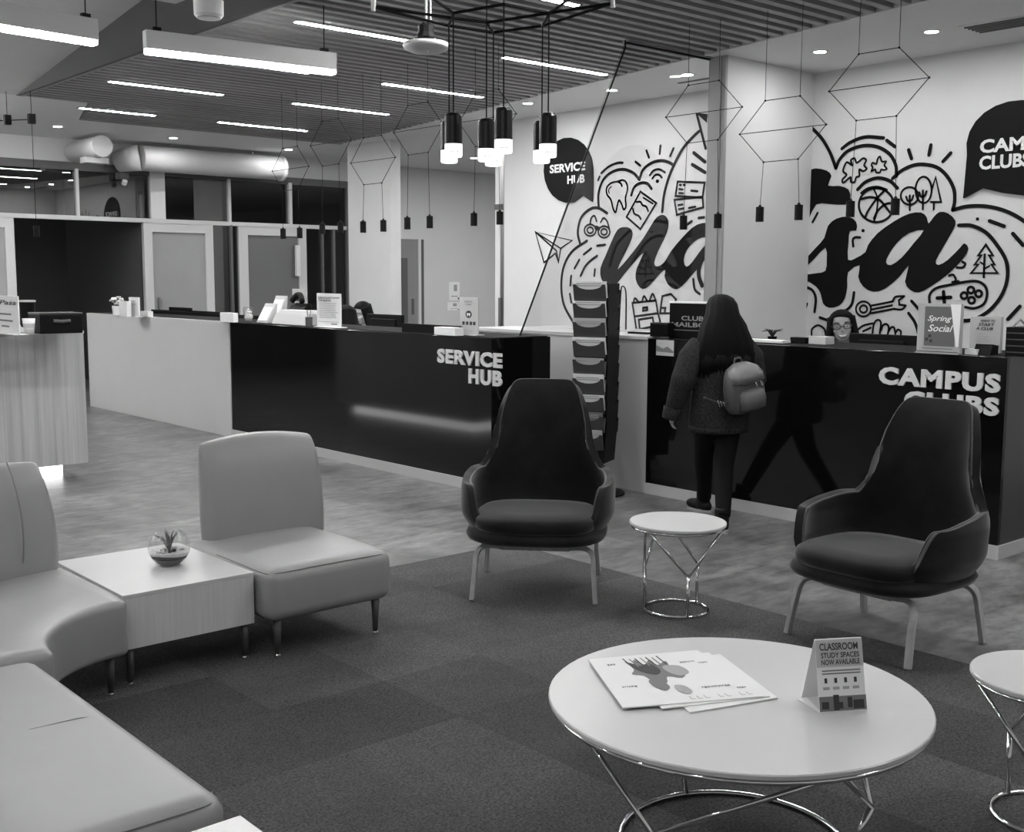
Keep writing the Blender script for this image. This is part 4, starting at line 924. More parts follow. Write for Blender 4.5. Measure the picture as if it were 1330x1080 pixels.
mprint('ink_blot', [(.28, .12), (.33, .2), (.37, .1), (.42, .22), (.5, .12), (.52, .25), (.62, .18), (.6, .35), (.68, .42), (.6, .55), (.5, .5), (.45, .62), (.36, .6), (.33, .45), (.25, .4), (.3, .3)], M_ink2)
mprint('ink_blot', [(.3, .15), (.38, .24), (.46, .2), (.5, .35), (.44, .45), (.36, .4), (.31, .3)], M_ink, .0039)
mprint('ink_blot', [(.55, .28), (.68, .3), (.7, .45), (.6, .5), (.54, .4)], M_ink3, .0039)
mprint('ink_blot', [(.33, .55), (.42, .55), (.44, .7), (.38, .76), (.33, .68)], M_ink2, .0041)
mprint('ink_blot', [(.48, .68), (.55, .7), (.56, .82), (.5, .86), (.47, .78)], M_ink3, .0041)
for (u, v, L_) in ((.72, .22, .12), (.86, .26, .07), (.66, .74, .1), (.78, .74, .08), (.9, .8, .06), (.12, .15, .06), (.1, .62, .1)):
    x_ = u
    while x_ < u+L_:
        d_ = random.uniform(.008, .02); h_ = random.uniform(.02, .035); mprint('print_word', [(x_, v), (x_+d_, v), (x_+d_, v+h_), (x_, v+h_)], M_ink2); x_ += d_+.006
for j in range(7): mprint('ink_stroke', [(.28+.05*j, .06+.02*(j % 3)), (.292+.05*j, .06+.02*(j % 2)), (.315+.048*j, .26), (.3+.048*j, .26)], (M_ink, M_ink2)[j % 2], .0042)
for k in range(9):
    if k in (3, 6): continue
    mprint('headline_letter', [(.5+.052*k, .9), (.507+.052*k, .9), (.507+.052*k, .955), (.5+.052*k, .955)], M_ink3); mprint('headline_letter', [(.5+.052*k, .945), (.53+.052*k, .945), (.53+.052*k, .955), (.5+.052*k, .955)], M_ink3)
# ---- folded table sign
a = onz(1065, 926, ZK+.001); b = onz(1126, 922, ZK+.001)
t = thing('table_tent_sign', 'folded card sign reading classroom study spaces now available', 'sign', (a.x, a.y, ZK+.001)); off = t.location
vx = b-a; vx.z = 0; n = Vector((vx.y, -vx.x, 0)).normalized()
if n.dot(-a) < 0: n = -n
Hh = zat(1090, 836, (a+b)/2)-ZK; up = Vector((0, 0, Hh))-n*.045; back = -n*.11
bm = B(); th = .0015
f4 = [Vector(), vx, vx+up, up]; vs = [bm.verts.new(p) for p in f4]+[bm.verts.new(p-n*th) for p in f4]
for f in ((0, 1, 2, 3), (7, 6, 5, 4), (0, 4, 5, 1), (1, 5, 6, 2), (2, 6, 7, 3), (3, 7, 4, 0)): bm.faces.new([vs[i] for i in f])
obj('front_panel', bm, M_paper, t)
bm = B(); f4 = [up-n*th, up+vx-n*th, vx+back, back]; vs = [bm.verts.new(p) for p in f4]+[bm.verts.new(p-n*th+Vector((0, 0, .001))) for p in f4]
for f in ((0, 1, 2, 3), (7, 6, 5, 4), (0, 4, 5, 1), (1, 5, 6, 2), (2, 6, 7, 3), (3, 7, 4, 0)): bm.faces.new([vs[i] for i in f])
obj('rear_panel', bm, M_paper, t)
bm = B(); q_ = onz(1036, 908, ZK+.001)-off; fl_ = [Vector(), q_, back+vx*.1, vx*.05]; vs = [bm.verts.new(p) for p in fl_]+[bm.verts.new(p+Vector((0, 0, .0012))) for p in fl_]
for f in ((0, 1, 2, 3), (7, 6, 5, 4), (0, 4, 5, 1), (1, 5, 6, 2), (2, 6, 7, 3), (3, 7, 4, 0)): bm.faces.new([vs[i] for i in f])
obj('foot_flap', bm, M_paper, t)
def onf(u, v, l=.001): return vx*u+up*v+n*l
def patch(name, u0, u1, v0, v1, m, l=.001):
    bm = B(); bm.faces.new([bm.verts.new(onf(*p, l)) for p in ((u0, v0), (u1, v0), (u1, v1), (u0, v1))]); return obj(name, bm, m, t)
patch('title_field', 0, 1, .62, 1, M_paper2)
for body, u0, u1, v0, h in (('CLASSROOM', .08, .9, .85, .1), ('STUDY SPACES', .1, .92, .745, .075), ('NOW AVAILABLE', .1, .92, .65, .075)):
    text('lettering', body, M_ink, t, off+onf(u0, v0, .002), vx*(u1-u0), up*h, bold=.02)
for k, v in enumerate((.56, .52)): patch('print_line', .1, .92, v, v+.018, M_ink2)
for k in range(4):
    patch('pictogram', .14+.21*k, .2+.21*k, .4, .47, M_ink); patch('print_line', .1+.21*k, .24+.21*k, .31, .35, M_ink3)
patch('photo_strip', 0, 1, .02, .22, M_ink2)
for u0, u1, v0, v1 in ((.05, .2, .05, .15), (.3, .42, .03, .24), (.42, .5, .05, .14), (.6, .7, .06, .2), (.72, .95, .04, .16)): patch('photo_figure', u0, u1, v0, v1, M_ink, .0015)
# =================================================================== THINGS ON THE COUNTERS
class Board:
    """upright board parallel to a counter front; u runs left to right, v upwards"""
    def __init__(s, name, label, cat, xl, xr, yt, yb, zb, m, th=.006, X=None, group=None, foot=None):
        xm = (xl+xr)/2; s.X = X if X is not None else onz(xm, yb, zb).x
        s.y0 = onx(xl, yb, s.X).y; s.y1 = onx(xr, yb, s.X).y; s.h = onx(xm, yt, s.X).z-zb; s.zb = zb; s.w = s.y0-s.y1
        s.t = thing(name, label, cat, (s.X, (s.y0+s.y1)/2, zb), 0, group)
        obj('panel', box(0, th, -s.w/2, s.w/2, 0, s.h), m, s.t, bevel=.001)
        if foot: obj('foot', box(-foot*.6, foot, -s.w/2, s.w/2, 0, .006), m, s.t)
    def P(s, u, v, l=.0015): return Vector((s.X-l, lerp(s.y0, s.y1, u), s.zb+s.h*v))
    def rect(s, name, u0, u1, v0, v1, m, l=.0015):
        off = s.t.location; bm = B(); bm.faces.new([bm.verts.new(s.P(*p, l)-off) for p in ((u0, v0), (u1, v0), (u1, v1), (u0, v1))]); return obj(name, bm, m, s.t)
    def text(s, body, u0, u1, v0, hv, m, bold=.02, shear=0):
        return text('lettering', body, m, s.t, s.P(u0, v0, .003), Vector((0, -s.w*(u1-u0), 0)), Vector((0, 0, s.h*hv)), bold=bold, shear=shear)
    def lines(s, v0, v1, n, m=M_ink3, u0=.1, u1=.9):
        for k in range(n): s.rect('print_line', u0, u1-.15*random.random(), lerp(v0, v1, k/max(1, n-1)), lerp(v0, v1, k/max(1, n-1))+.018, m)
ZH = ZT+.001
# ---- service hub counter, far white end
p = onz(146, 409, ZT); t = thing('flower_pot', 'small white pot of pale flowers on the white counter end', 'flower pot', (p.x+.06, p.y, ZH))
obj('pot', lathe(B(), [(.05, 0), (.06, .1), (.055, .1), (.05, .09)], 14), M_white, t)
for k in range(13):
    a = k*2.4; r_ = .018*math.sqrt(k+1); z = .2-.018*(k % 4)-r_*.5
    s_ = obj('stem', tube(B(), [(r_*.3*math.cos(a), r_*.3*math.sin(a), .09), (r_*math.cos(a), r_*math.sin(a), z)], .003, 5), M_leaf, t)
    f = B()
    for j in range(5): ell(f, (r_*math.cos(a)+.017*math.cos(j*1.256), r_*math.sin(a)+.017*math.sin(j*1.256), z+.005), (.014, .014, .01), 6, 4)
    obj('flower', f, random.choice((M_paper, M_paper2, M_paper)), t, smooth=True)
b = Board('card_holder', 'small white card block beside the flower pot', 'card holder', 155, 165, 391, 411, ZH, M_white, .05)
b = Board('framed_card', 'white upright card with a small picture on the white counter end', 'card', 168, 180, 386, 411, ZH, M_white, .02, foot=.05); b.rect('picture', .25, .75, .62, .85, M_paper2)
b = Board('leaflet_tray', 'low white leaflet tray under the white card', 'tray', 182, 192, 404, 411, ZH, M_white, .06)
# black monitors seen from behind, standing on the desk
def monitor(label, xl, xr, yt, yb, X, word=None, m=M_black):
    y0, y1 = onx(xl, yt, X).y, onx(xr, yt, X).y; z1 = onx((xl+xr)/2, yt, X).z; z0 = min(onx((xl+xr)/2, yb, X).z, z1-.2)-.02; w_ = y0-y1
    t = thing('computer_monitor', label, 'monitor', (X, (y0+y1)/2, .72))
    zz0 = max(.78, z0); obj('screen_back', box(0, .03, -w_/2, w_/2, zz0-.72, z1-.72), m, t, bevel=.006)
    obj('stand', box(.03, .06, -.03, .03, 0, (zz0+z1)/2-.72), m, t); obj('foot', box(-.04, .14, -.09, .09, 0, .012), m, t)
    obj('bulge', box(-.015, 0, -w_*.35, w_*.35, (zz0-.72)+.05, z1-.76), m, t, bevel=.006)
    if word: text('lettering', word, mat('badge_dark', .05, .4), t, (X-.018, (y0+y1)/2-w_*.12, z1-.13), (0, -w_*.2, 0), (0, 0, .03), bold=.03)
    return t
sx_ = XHUB+.64; y0, y1 = onx(197, 404, sx_).y, onx(333, 410, sx_).y; zt_ = onx(262, 406, sx_).z
t = thing('desk_screen', 'long low black privacy screen behind the far counter end', 'screen', (sx_, (y0+y1)/2, .72)); obj('panel', box(0, .025, -(y0-y1)/2, (y0-y1)/2, 0, zt_-.72), M_black, t)
monitor('black monitor back behind the white part of the counter', 219, 247, 399, 415, XHUB+.78)
monitor('black monitor back beside the white part of the counter', 248, 285, 404, 418, XHUB+.78)
monitor('low black monitor behind the flower end of the counter', 196, 218, 402, 412, XHUB+.78)
b = Board('paper_stack', 'white paper stack upright behind the counter', 'paper', 286, 303, 406, 418, ZH-.0, M_paper, .05)
p = onz(317, 417, ZT); t = thing('glass_jar', 'small clear jar with white ribbon on the counter', 'jar', (p.x+.05, p.y, ZH))
obj('jar', lathe(B(), [(.04, 0), (.052, .03), (.052, .12), (.045, .135)], 16, cap=False), glass_mat('jar_glass', .85, .1), t, smooth=True); obj('ribbon', lathe(B(), [(.03, .005), (.04, .03), (.035, .06), (.02, .07)], 10), M_paper, t)
for a in (0, 2.2, 4.2): obj('candy', ell(B(), (.02*math.cos(a), .02*math.sin(a), .085), (.015, .015, .012), 8, 6), M_paper, t)
def leaflet_stand(label, xl, xr, yt, yb, dx=0, m=M_paper2):
    X = min(onz((xl+xr)/2, yb, ZT).x+dx, XHUB+.4); y0, y1 = onx(xl, yb, X).y, onx(xr, yb, X).y; h = onx((xl+xr)/2, yt, X).z-ZH; w_ = y0-y1
    t = thing('leaflet_stand', label, 'leaflet holder', (X, (y0+y1)/2, ZH))
    bm = B(); prism(bm, [(0, 0), (.09, 0), (.11, h), (.1, h)], lambda a, b: (a, -w_/2, b), (0, w_, 0)); obj('holder', bm, m, t)
    o = obj('leaflet', box(-.004, 0, -w_*.42, w_*.42, .02, h*.92), M_paper, t); o.rotation_euler = (0, math.atan2(.1, h), 0); o.location = (-.003, 0, 0)
    obj('print_field', box(-.006, -.0045, -w_*.36, w_*.36, h*.68, h*.86), M_ink2, t).rotation_euler = (0, math.atan2(.1, h), 0)
    return t
leaflet_stand('clear leaflet stand with a white leaflet beside the paper tray', 333, 347, 394, 419)
leaflet_stand('grey leaflet stand behind the white leaflet on the counter', 347, 361, 384, 408, .05)
p = onz(353, 420, ZT); q = onz(396, 422, ZT); X = p.x
t = thing('paper_tray', 'wide pale paper tray with white sheets on the service counter', 'tray', (X, (p.y+onx(396, 422, X).y)/2, ZH)); w_ = p.y-onx(396, 422, X).y
bm = B(); prism(bm, [(0, 0), (.2, 0), (.2, .1), (.05, .1)], lambda a, b: (a, -w_/2, b), (0, w_, 0)); obj('tray', bm, M_paper2, t); obj('sheets', box(.06, .19, -w_/2+.02, w_/2-.03, .1, .125), M_paper, t)
p = onz(376, 408, ZT); t = thing('desk_phone', 'black desk phone with shiny handset behind the paper tray', 'phone', (XHUB+.33, onx(376, 405, XHUB+.33).y, ZH))
bm = B(); prism(bm, [(0, 0), (.16, 0), (.16, .13), (.12, .14), (0, .03)], lambda a, b: (a, -.1, b), (0, .2, 0)); obj('body', bm, M_black, t, bevel=.008); obj('handset', tube(B(), smoothpts([(.08, .07, .15), (.1, .03, .19), (.1, -.03, .19), (.08, -.07, .15)], 4), .024, 10), M_black, t, smooth=True)
obj('cord', tube(B(), smoothpts([(.1, .08, .12), (.05, .13, .05), (.0, .14, .01)], 5), .006, 6), M_black, t); obj('display', box(.0, .03, -.06, .06, .05, .075), M_paper2, t); t.scale = (1.0, 1.35, 1.3)
b = Board('small_poster', 'small pale poster with a dark figure behind the desk phone', 'poster', 380, 398, 375, 403, ZH, M_paper2, .01, X=XHUB+.52, foot=.02)
for u0, u1, v0, v1 in ((.3, .75, .62, .8), (.25, .8, .4, .58), (.4, .75, .15, .35)): b.rect('figure_print', u0, u1, v0, v1, M_ink)
p = onz(407, 424, ZT); t = thing('sanitizer_bottle', 'clear pump bottle beside the discount tickets sign', 'bottle', (p.x+.13, p.y+.06, ZH))
obj('bottle', lathe(B(), [(.03, 0), (.034, .02), (.034, .13), (.015, .16)], 14), mat('bottle_clear', .4, .15), t, smooth=True); obj('pump', tube(B(), [(0, 0, .16), (0, 0, .2), (-.03, 0, .2)], .007, 6), M_white, t)
p = onz(399, 424, ZT); t = thing('pen_cup', 'dark mesh pen cup beside the pump bottle', 'pen cup', (p.x+.03, p.y+.02, ZH))
obj('cup', lathe(B(), [(.03, 0), (.032, .08), (.028, .08)], 12), mat('cup_mesh', .06, .4), t)
for k in range(4): obj('pen', tube(B(), [(.01*math.cos(k*1.6), .01*math.sin(k*1.6), .02), (.025*math.cos(k*1.6), .025*math.sin(k*1.6), .14)], .004, 6), M_ink2 if k % 2 else M_white, t)
b = Board('counter_sign', 'white counter sign headed discount tickets', 'sign', 412, 443, 381, 425, ZH, M_paper, .008, foot=.06)
b.text('DISCOUNT', .08, .66, .84, .06, M_ink, .03); b.text('TICKETS', .08, .6, .76, .06, M_ink, .03); b.rect('rule', .66, .95, .86, .89, M_ink2); b.lines(.28, .7, 9); b.rect('rule', .05, .9, .16, .17, M_ink2); b.rect('rule', .6, .85, .09, .12, M_ink2)
monitor('black monitor back between the staff and the tooth sign', 476, 522, 408, 434, XHUB+.72, None)
o = thing('privacy_ledge', 'low black ledge on the service counter with white box', 'ledge', (onz(560, 433, ZT).x, 0, ZH)); X = o.location.x; y0, y1 = onx(522, 430, X).y, onx(595, 433, X).y
o.location.y = (y0+y1)/2; obj('bar', box(0, .04, -(y0-y1)/2, (y0-y1)/2, 0, .065), M_black, o)
b = Board('tissue_box', 'white low box on the service counter beside the tooth sign', 'box', 564, 591, 425, 434, ZH, M_paper, .08, X=X-.1)
b = Board('counter_sign', 'pale counter sign with a dark tooth emblem', 'sign', 597, 621, 386, 435, ZH, mat('acrylic_paper', .45, .3), .008, foot=.06)
b.text('DENTAL', .3, .72, .86, .05, M_ink2); b.text('CARE', .34, .66, .79, .05, M_ink2)
off = b.t.location; bm = B(); flatpoly(bm, [[(lambda p: (p.y-off.y, p.z-off.z))(b.P(.5+.17*math.cos(a), .55+.1*math.sin(a))) for a in [2*PI*k/20 for k in range(20)]]], lambda a, c: (0, a, c), (-.0015, 0, 0)); obj('emblem_disc', bm, M_ink, b.t)
bm = B(); flatpoly(bm, [[(lambda p: (p.y-off.y, p.z-off.z))(b.P(.5+.34*x, .55+.2*y)) for x, y in ((-.25, .2), (0, .12), (.25, .2), (.28, -.02), (.15, -.32), (.06, -.05), (-.06, -.05), (-.15, -.32), (-.28, -.02))]], lambda a, c: (0, a, c), (-.003, 0, 0)); obj('emblem_tooth', bm, M_paper, b.t)
for u in (.15, .35, .55, .73): b.rect('print_block', u, u+.14, .27, .36, M_ink)
b.rect('print_line', .3, .7, .1, .115, M_ink3)
# notices on the recess wall
for (xl, xr, yt, yb, lab) in ((583, 597, 366, 390, 'tall white notice taped to the recess wall'), (581, 597, 392, 403, 'small white notice taped under the tall one')):
    a, c = ony(xl, yb, YB-.004), ony(xr, yt, YB-.004); t = thing('wall_notice', lab, 'notice', (a.x, YB-.004, a.z)); obj('sheet', box(0, c.x-a.x, -.003, 0, 0, c.z-a.z), mat('notice_paper', .8, .6), t)
    hh = c.z-a.z; ww = c.x-a.x
    obj('print_block', box(ww*.45, ww*.75, -.004, -.003, hh*.5, hh*.85), M_ink3, t); obj('print_line', box(ww*.2, ww*.8, -.004, -.003, hh*.2, hh*.25), M_ink3, t); obj('print_dot', box(ww*.82, ww*.95, -.004, -.003, hh*.05, hh*.15), M_ink, t)
# ---- wood counter
b = Board('counter_sign', 'white leaning sign printed Pass on the wood counter', 'sign', -14, 25, 384, 433, ZT+.012, M_paper, .008, foot=.06)
b.text('Pass', .42, .96, .77, .12, M_ink, .015, .2)
for v, u0, u1 in ((.5, .2, .78), (.33, .1, .82), (.18, .45, .7)): b.rect('print_line', u0, u1, v, v+.045, M_ink2)
p = onz(40, 434, ZT+.012); t = thing('paper_cup', 'white paper cup on the wood counter', 'cup', (p.x, p.y+.03, ZT+.012)); obj('cup', lathe(B(), [(.032, 0), (.043, .11), (.04, .11), (.03, .01)], 20), M_paper, t, smooth=True); obj('print', lathe(B(), [(.0372, .045), (.0395, .075)], 20, cap=False), M_paper2, t)
p = onz(43, 425, ZT+.012); t = thing('lidded_jar', 'tall black jar with a pale rim behind the paper cup', 'jar', (p.x, p.y+.12, ZT+.012)); obj('body', lathe(B(), [(.05, 0), (.055, .02), (.06, .19), (.065, .2)], 20), M_black, t, smooth=True); obj('rim', lathe(B(), [(.066, .2), (.068, .212), (.06, .215)], 20), M_paper2, t)
p = onz(72, 433, ZT+.012); t = thing('black_box', 'black box with a cut out handle on the wood counter', 'box', (p.x+.04, p.y+.1, ZT+.012)); obj('box', box(-.15, .15, -.12, .12, 0, .135), M_black, t, bevel=.006); obj('lid', box(-.152, .152, -.122, .122, .135, .148), mat('box_lid', .03, .4), t, bevel=.004)
obj('handle_slot', tube(B(), [(-.06, -.121, .09), (0, -.123, .085), (.06, -.121, .09)], .014, 8), mat('slot_grey', .09, .5), t)
# ---- clubs counter
b = Board('mailbox_sign', 'black box sign reading club mailbox on the clubs counter', 'sign', 869, 940, 394, 441, ZH, M_black, .09)
b.text('CLUB', .23, .64, .52, .13, mat('sign_grey', .22, .5), .02); b.text('MAILBOX', .05, .82, .34, .13, MATS['sign_grey'], .02); b.rect('print_line', .08, .6, .24, .26, M_ink2); obj('top_lip', box(-.004, .094, -b.w/2, b.w/2, b.h, b.h+.012), M_paper, b.t)
b = Board('black_bin', 'small black box at the end of the clubs counter', 'box', 844, 867, 419, 442, ZT+.013, M_black, .08, X=XCL+.04); b.rect('front_edge', .02, .98, .9, .97, mat('edge_grey', .04, .4))
b = Board('shelf_strip', 'thin black strip lying on the white bay', 'tray', 815, 841, 431, 437, ZT+.012, M_black, .06, X=6.25)
b = Board('photo_card', 'small landscape photo card fixed to the black clubs front', 'photo card', 852, 875, 442, 461, 0, M_paper2, .002, X=XCL-.004); b.t.location.z = 0
q0, q1 = onx(852, 461, XCL-.004), onx(875, 442, XCL-.004)
for c in list(b.t.children): bpy.data.objects.remove(c)
b.t.location = (XCL-.003, (q0.y+q1.y)/2, q0.z); ww, hh = q0.y-q1.y, q1.z-q0.z
obj('card', box(0, .003, -ww/2, ww/2, 0, hh), M_paper2, b.t)
bm = B(); flatpoly(bm, [[(-ww/2, hh*.3), (-ww*.15, hh*.6), (ww*.1, hh*.45), (ww/2, hh*.65), (ww/2, hh*.25), (-ww/2, hh*.2)]], lambda a, c: (0, a, c), (-.001, 0, 0)); obj('hills_print', bm, M_ink2, b.t)
monitor('wide black monitor back in front of the smiling staff member', 1103, 1190, 434, 457, XCL+.82, 'BenQ')
b = Board('acrylic_sign', 'grey poster reading spring social in a clear stand', 'sign', 1190, 1246, 394, 459, ZH, mat('acrylic_clear', .38, .15), .03, foot=.03)
b.rect('poster', .17, .88, .15, .94, mat('poster_grey', .1, .5), .002); b.text('Spring', .24, .8, .62, .14, M_paper, .012, .35); b.text('Social', .26, .84, .44, .14, M_paper, .012, .35)
off = b.t.location; bm = B(); bm.faces.new([bm.verts.new(b.P(u, v, .004)-off) for u, v in ((.76, .99), (1, .99), (.98, .16), (.92, .14))]); obj('bright_flap', bm, M_paper, b.t)
b.rect('caption', .14, .84, .09, .11, M_ink2, .003); b.rect('base_line', .02, .98, .03, .045, M_ink, .003)
for u, v in ((.2, .25), (.3, .22), (.27, .32)): b.rect('leaf_print', u, u+.07, v, v+.06, M_ink, .003)
b = Board('leaflet_rack', 'leaning clear stand with a white start a club leaflet', 'leaflet holder', 1258, 1298, 411, 461, ZH, mat('acrylic_pale', .42, .2), .03, X=onz(1278, 459, ZH).x+.08)
b.text('WANT TO', .35, .82, .85, .07, M_ink, .03, .2); b.text('START', .28, .8, .74, .08, M_ink, .03, .2); b.text('A CLUB', .2, .76, .63, .08, M_ink, .03, .2); b.lines(.3, .52, 4, M_ink3, .12, .7)
p = onz(1272, 461, ZH); t = thing('card_reader', 'small black card reader with a white slip on the clubs counter', 'card reader', (p.x+.02, p.y, ZH)); bm = B(); prism(bm, [(0, 0), (.1, 0), (.1, .05), (.03, .06)], lambda a, b: (a, -.05, b), (0, .1, 0)); obj('body', bm, M_black, t, bevel=.004); obj('slip', box(-.01, .04, .02, .09, .0, .03), M_paper, t)
b = Board('wire_tray', 'black letter tray at the right end of the clubs counter', 'tray', 1305, 1345, 425, 463, ZH, M_black, .2)
for k in range(4): b.rect('tray_lip', .04, .96, .12+.22*k, .16+.22*k, mat('tray_edge', .05, .4), .003)
for k in range(3): obj('divider', tube(B(), [(.02, -b.w/2+b.w*(k+.5)/3, b.h), (.1, -b.w/2+b.w*(k+.5)/3, b.h+.04), (.18, -b.w/2+b.w*(k+.5)/3, b.h)], .006, 6), M_steel, b.t)
p = onz(1003, 445, ZH); t = thing('desk_plant', 'small dark spiky desk plant on the clubs counter', 'plant', (XCL+.42, onx(1003, 443, XCL+.42).y, ZH)); obj('pot', lathe(B(), [(.025, 0), (.033, .03), (.028, .03)], 12), M_black, t)
for k in range(9):
    a = k*.7; obj('leaf', tube(B(), [(0, 0, .025), (.03*math.cos(a), .03*math.sin(a), .07), (.075*math.cos(a), .075*math.sin(a), .06+.01*(k % 3))], [.004, .006, .001], 5), M_ink, t)
b = Board('keyboard_box', 'low black adapter on the clubs counter', 'adapter', 1026, 1046, 438, 447, ZH, M_black, .06, X=XCL+.3)
b = Board('paper_stack', 'thin white papers lying on the clubs counter', 'paper', 960, 1015, 441, 446, ZH, M_paper, .12, X=XCL+.2)
b = Board('paper_box', 'white carton behind the clubs counter beside the smiling staff member', 'box', 1050, 1072, 437, 447, ZH, M_paper2, .1, X=XCL+.3)
# ---- brochure tower
rb = onz(773, 640); T = thing('brochure_stand', 'black rotating brochure tower full of leaflets beside the clubs counter', 'brochure stand', (rb.x, rb.y, 0))
face = math.atan2(-rb.y, -rb.x)-math.radians(20)      # direction of the front face
T.rotation_euler = (0, 0, face+PI/2)
obj('base', lathe(B(), [(.21, 0), (.21, .012), (.03, .03)], 32), M_blackm, T); obj('pole', tube(B(), [(0, 0, .02), (0, 0, .3)], .018, 12), M_blackm, T)
ztop = zat(770, 362, rb); zbot = zat(770, 598, rb); hw_, hd_ = .12, .135
obj('core', prism(B(), [(-hw_+.02, zbot), (hw_-.02, zbot), (hw_, zbot+.25), (hw_, ztop-.03), (-hw_, ztop-.03), (-hw_, zbot+.25)], lambda a, b: (a, -hd_+.02, b), (0, 2*hd_-.04, 0)), M_blackm, T)
def pocket(x, y, ang, z, w_, h_, m, paper, tl=.03):
    """a sloping pocket with a scooped lip and papers standing in it"""
    R_ = Matrix.Rotation(ang, 3, 'Z')
    pr = [(-w_/2, 0), (w_/2, 0), (w_/2, h_)]+[(w_/2*math.cos(PI*k/10)*.8, h_-.035*math.sin(PI*k/10)) for k in range(11)]+[(-w_/2, h_)]
    bm = B(); prism(bm, pr, lambda a, b: Vector((x, y, z))+R_@Vector((a, -.035-tl*b/h_, b)), R_@Vector((0, .006, 0))); o = obj('pocket', bm, m, T)
    if paper:
        w2 = w_*random.uniform(.92, 1.04); h2 = h_+random.uniform(.012, .032)
        bm = B(); prism(bm, [(-w2/2, .02), (w2/2, .02), (w2/2, h2), (-w2/2, h2)], lambda a, b: Vector((x, y, z))+R_@Vector((a, -.02-tl*b/h_, b)), R_@Vector((0, .01, 0))); pp = obj('leaflets', bm, paper, o)
        for k in range(2):
            zl = h_-.012+.014*k; bm = B(); prism(bm, [(-w2*.4, zl), (w2*.35, zl), (w2*.35, zl+.006), (-w2*.4, zl+.006)], lambda a, b: Vector((x, y, z))+R_@Vector((a, -.0215-tl*b/h_, b)), R_@Vector((0, -.0004, 0))); obj('print_line', bm, M_ink3, o)
mp = mat('pocket_smoke', .035, .3)
np_ = 9; dz = (ztop-zbot-.12)/np_
for k in range(np_):
    z = ztop-.03-dz*(k+1)+.01
    pocket(0, -hd_+.02, 0, z, 2*hw_*(.98-.006*k), dz*.86, mp, (M_paper, M_paper, M_paper2, M_paper, M_paper2, M_paper, M_paper, M_ink2, M_paper2)[k])
    if k < 8:
        pocket(hw_-.035, 0, PI/2, z-.03, 2*hd_*.9, dz*.8, M_blackm, (M_ink2, M_ink, M_ink2, M_ink, M_ink2, M_ink2, M_ink, M_ink2)[k], .006)
obj('side_wire', tube(B(), smoothpts([(hw_+.07, -.09, ztop-.35), (hw_+.08, -.09, ztop-.1), (hw_+.075, -.04, ztop-.05), (hw_+.07, .05, ztop-.1), (hw_+.07, .06, ztop-.35)], 5), .005, 6), M_blackm, T)
# =================================================================== PEOPLE
def taper(bm, pts, rs, n=12): return tube(bm, smoothpts(pts, 3) if len(pts) > 2 else pts, [lerp(rs[int(i/3)], rs[min(len(rs)-1, int(i/3)+1)], (i % 3)/3) for i in range(3*(len(rs)-1)+1)] if len(pts) > 2 else rs, n)
def loft(bm, rings, n=28, f=None):
    """rings: (cx, cy, z, rx, ry)"""
    R_ = []
    for (cx_, cy_, z, rx, ry) in rings:
        R_.append([bm.verts.new((cx_+rx*math.cos(2*PI*k/n)*(f(k/n, z) if f else 1), cy_+ry*math.sin(2*PI*k/n)*(f(k/n, z) if f else 1), z)) for k in range(n)])
    for a, b in zip(R_[:-1], R_[1:]):
        for k in range(n): bm.faces.new((a[k], a[(k+1) % n], b[(k+1) % n], b[k]))
    bm.faces.new(R_[0][::-1]); bm.faces.new(R_[-1]); bmesh.ops.recalc_face_normals(bm, faces=bm.faces[:]); return bm
def hand(bm, w_, d, side, k=1.0, curl=.5):
    """palm and five fingers at wrist w_, pointing along d; side = thumb direction"""
    d = Vector(d).normalized(); side = Vector(side); side = (side-d*side.dot(d)).normalized(); pn = d.cross(side); w_ = Vector(w_)
    for s in (-.5, 0, .5): tube(bm, [w_, w_+d*.04*k+side*.022*s*k, w_+d*.085*k+side*.052*s*k], [.02*k, .02*k, .016*k], 8)
    for s, L_ in ((.62, .068), (.22, .078), (-.2, .072), (-.6, .056)):
        b0 = w_+d*.08*k+side*.043*s*k; b1 = b0+(d+pn*.25*curl)*L_*.45*k; b2 = b1+(d*.75+pn*.8*curl)*L_*.32*k; b3 = b2+(d*.4+pn*curl)*L_*.25*k
        tube(bm, [b0, b1, b2, b3], [.0095*k, .009*k, .008*k, .006*k], 8)
    t0 = w_+d*.03*k+side*.025*k; tube(bm, [t0, t0+(side*.8+d*.7)*.035*k, t0+(side*.75+d*1.4+pn*.3)*.045*k], [.013*k, .011*k, .008*k], 8)
def head(bm, c, k=1.0):
    """head facing +y"""
    x, y, z = c
    ell(bm, (x, y-.012*k, z+.025*k), (.075*k, .092*k, .098*k), 20, 14); ell(bm, (x, y+.022*k, z-.045*k), (.057*k, .062*k, .072*k), 18, 12)
    ell(bm, (x, y+.05*k, z-.098*k), (.026*k, .022*k, .018*k), 12, 8)
    ell(bm, (x, y+.088*k, z-.022*k), (.014*k, .02*k, .018*k), 10, 8); tube(bm, [(x, y+.078*k, z+.02*k), (x, y+.094*k, z-.018*k)], [.007*k, .012*k], 8)
    for s in (-1, 1):
        ell(bm, (x+s*.036*k, y+.06*k, z-.03*k), (.024*k, .02*k, .02*k), 10, 8); ell(bm, (x+s*.076*k, y-.01*k, z-.01*k), (.01*k, .018*k, .03*k), 10, 8)
        ell(bm, (x+s*.03*k, y+.074*k, z+.028*k), (.022*k, .012*k, .008*k), 10, 6)
    tube(bm, [(x, y-.02*k, z-.05*k), (x, y-.03*k, z-.17*k)], [.05*k, .056*k], 14)
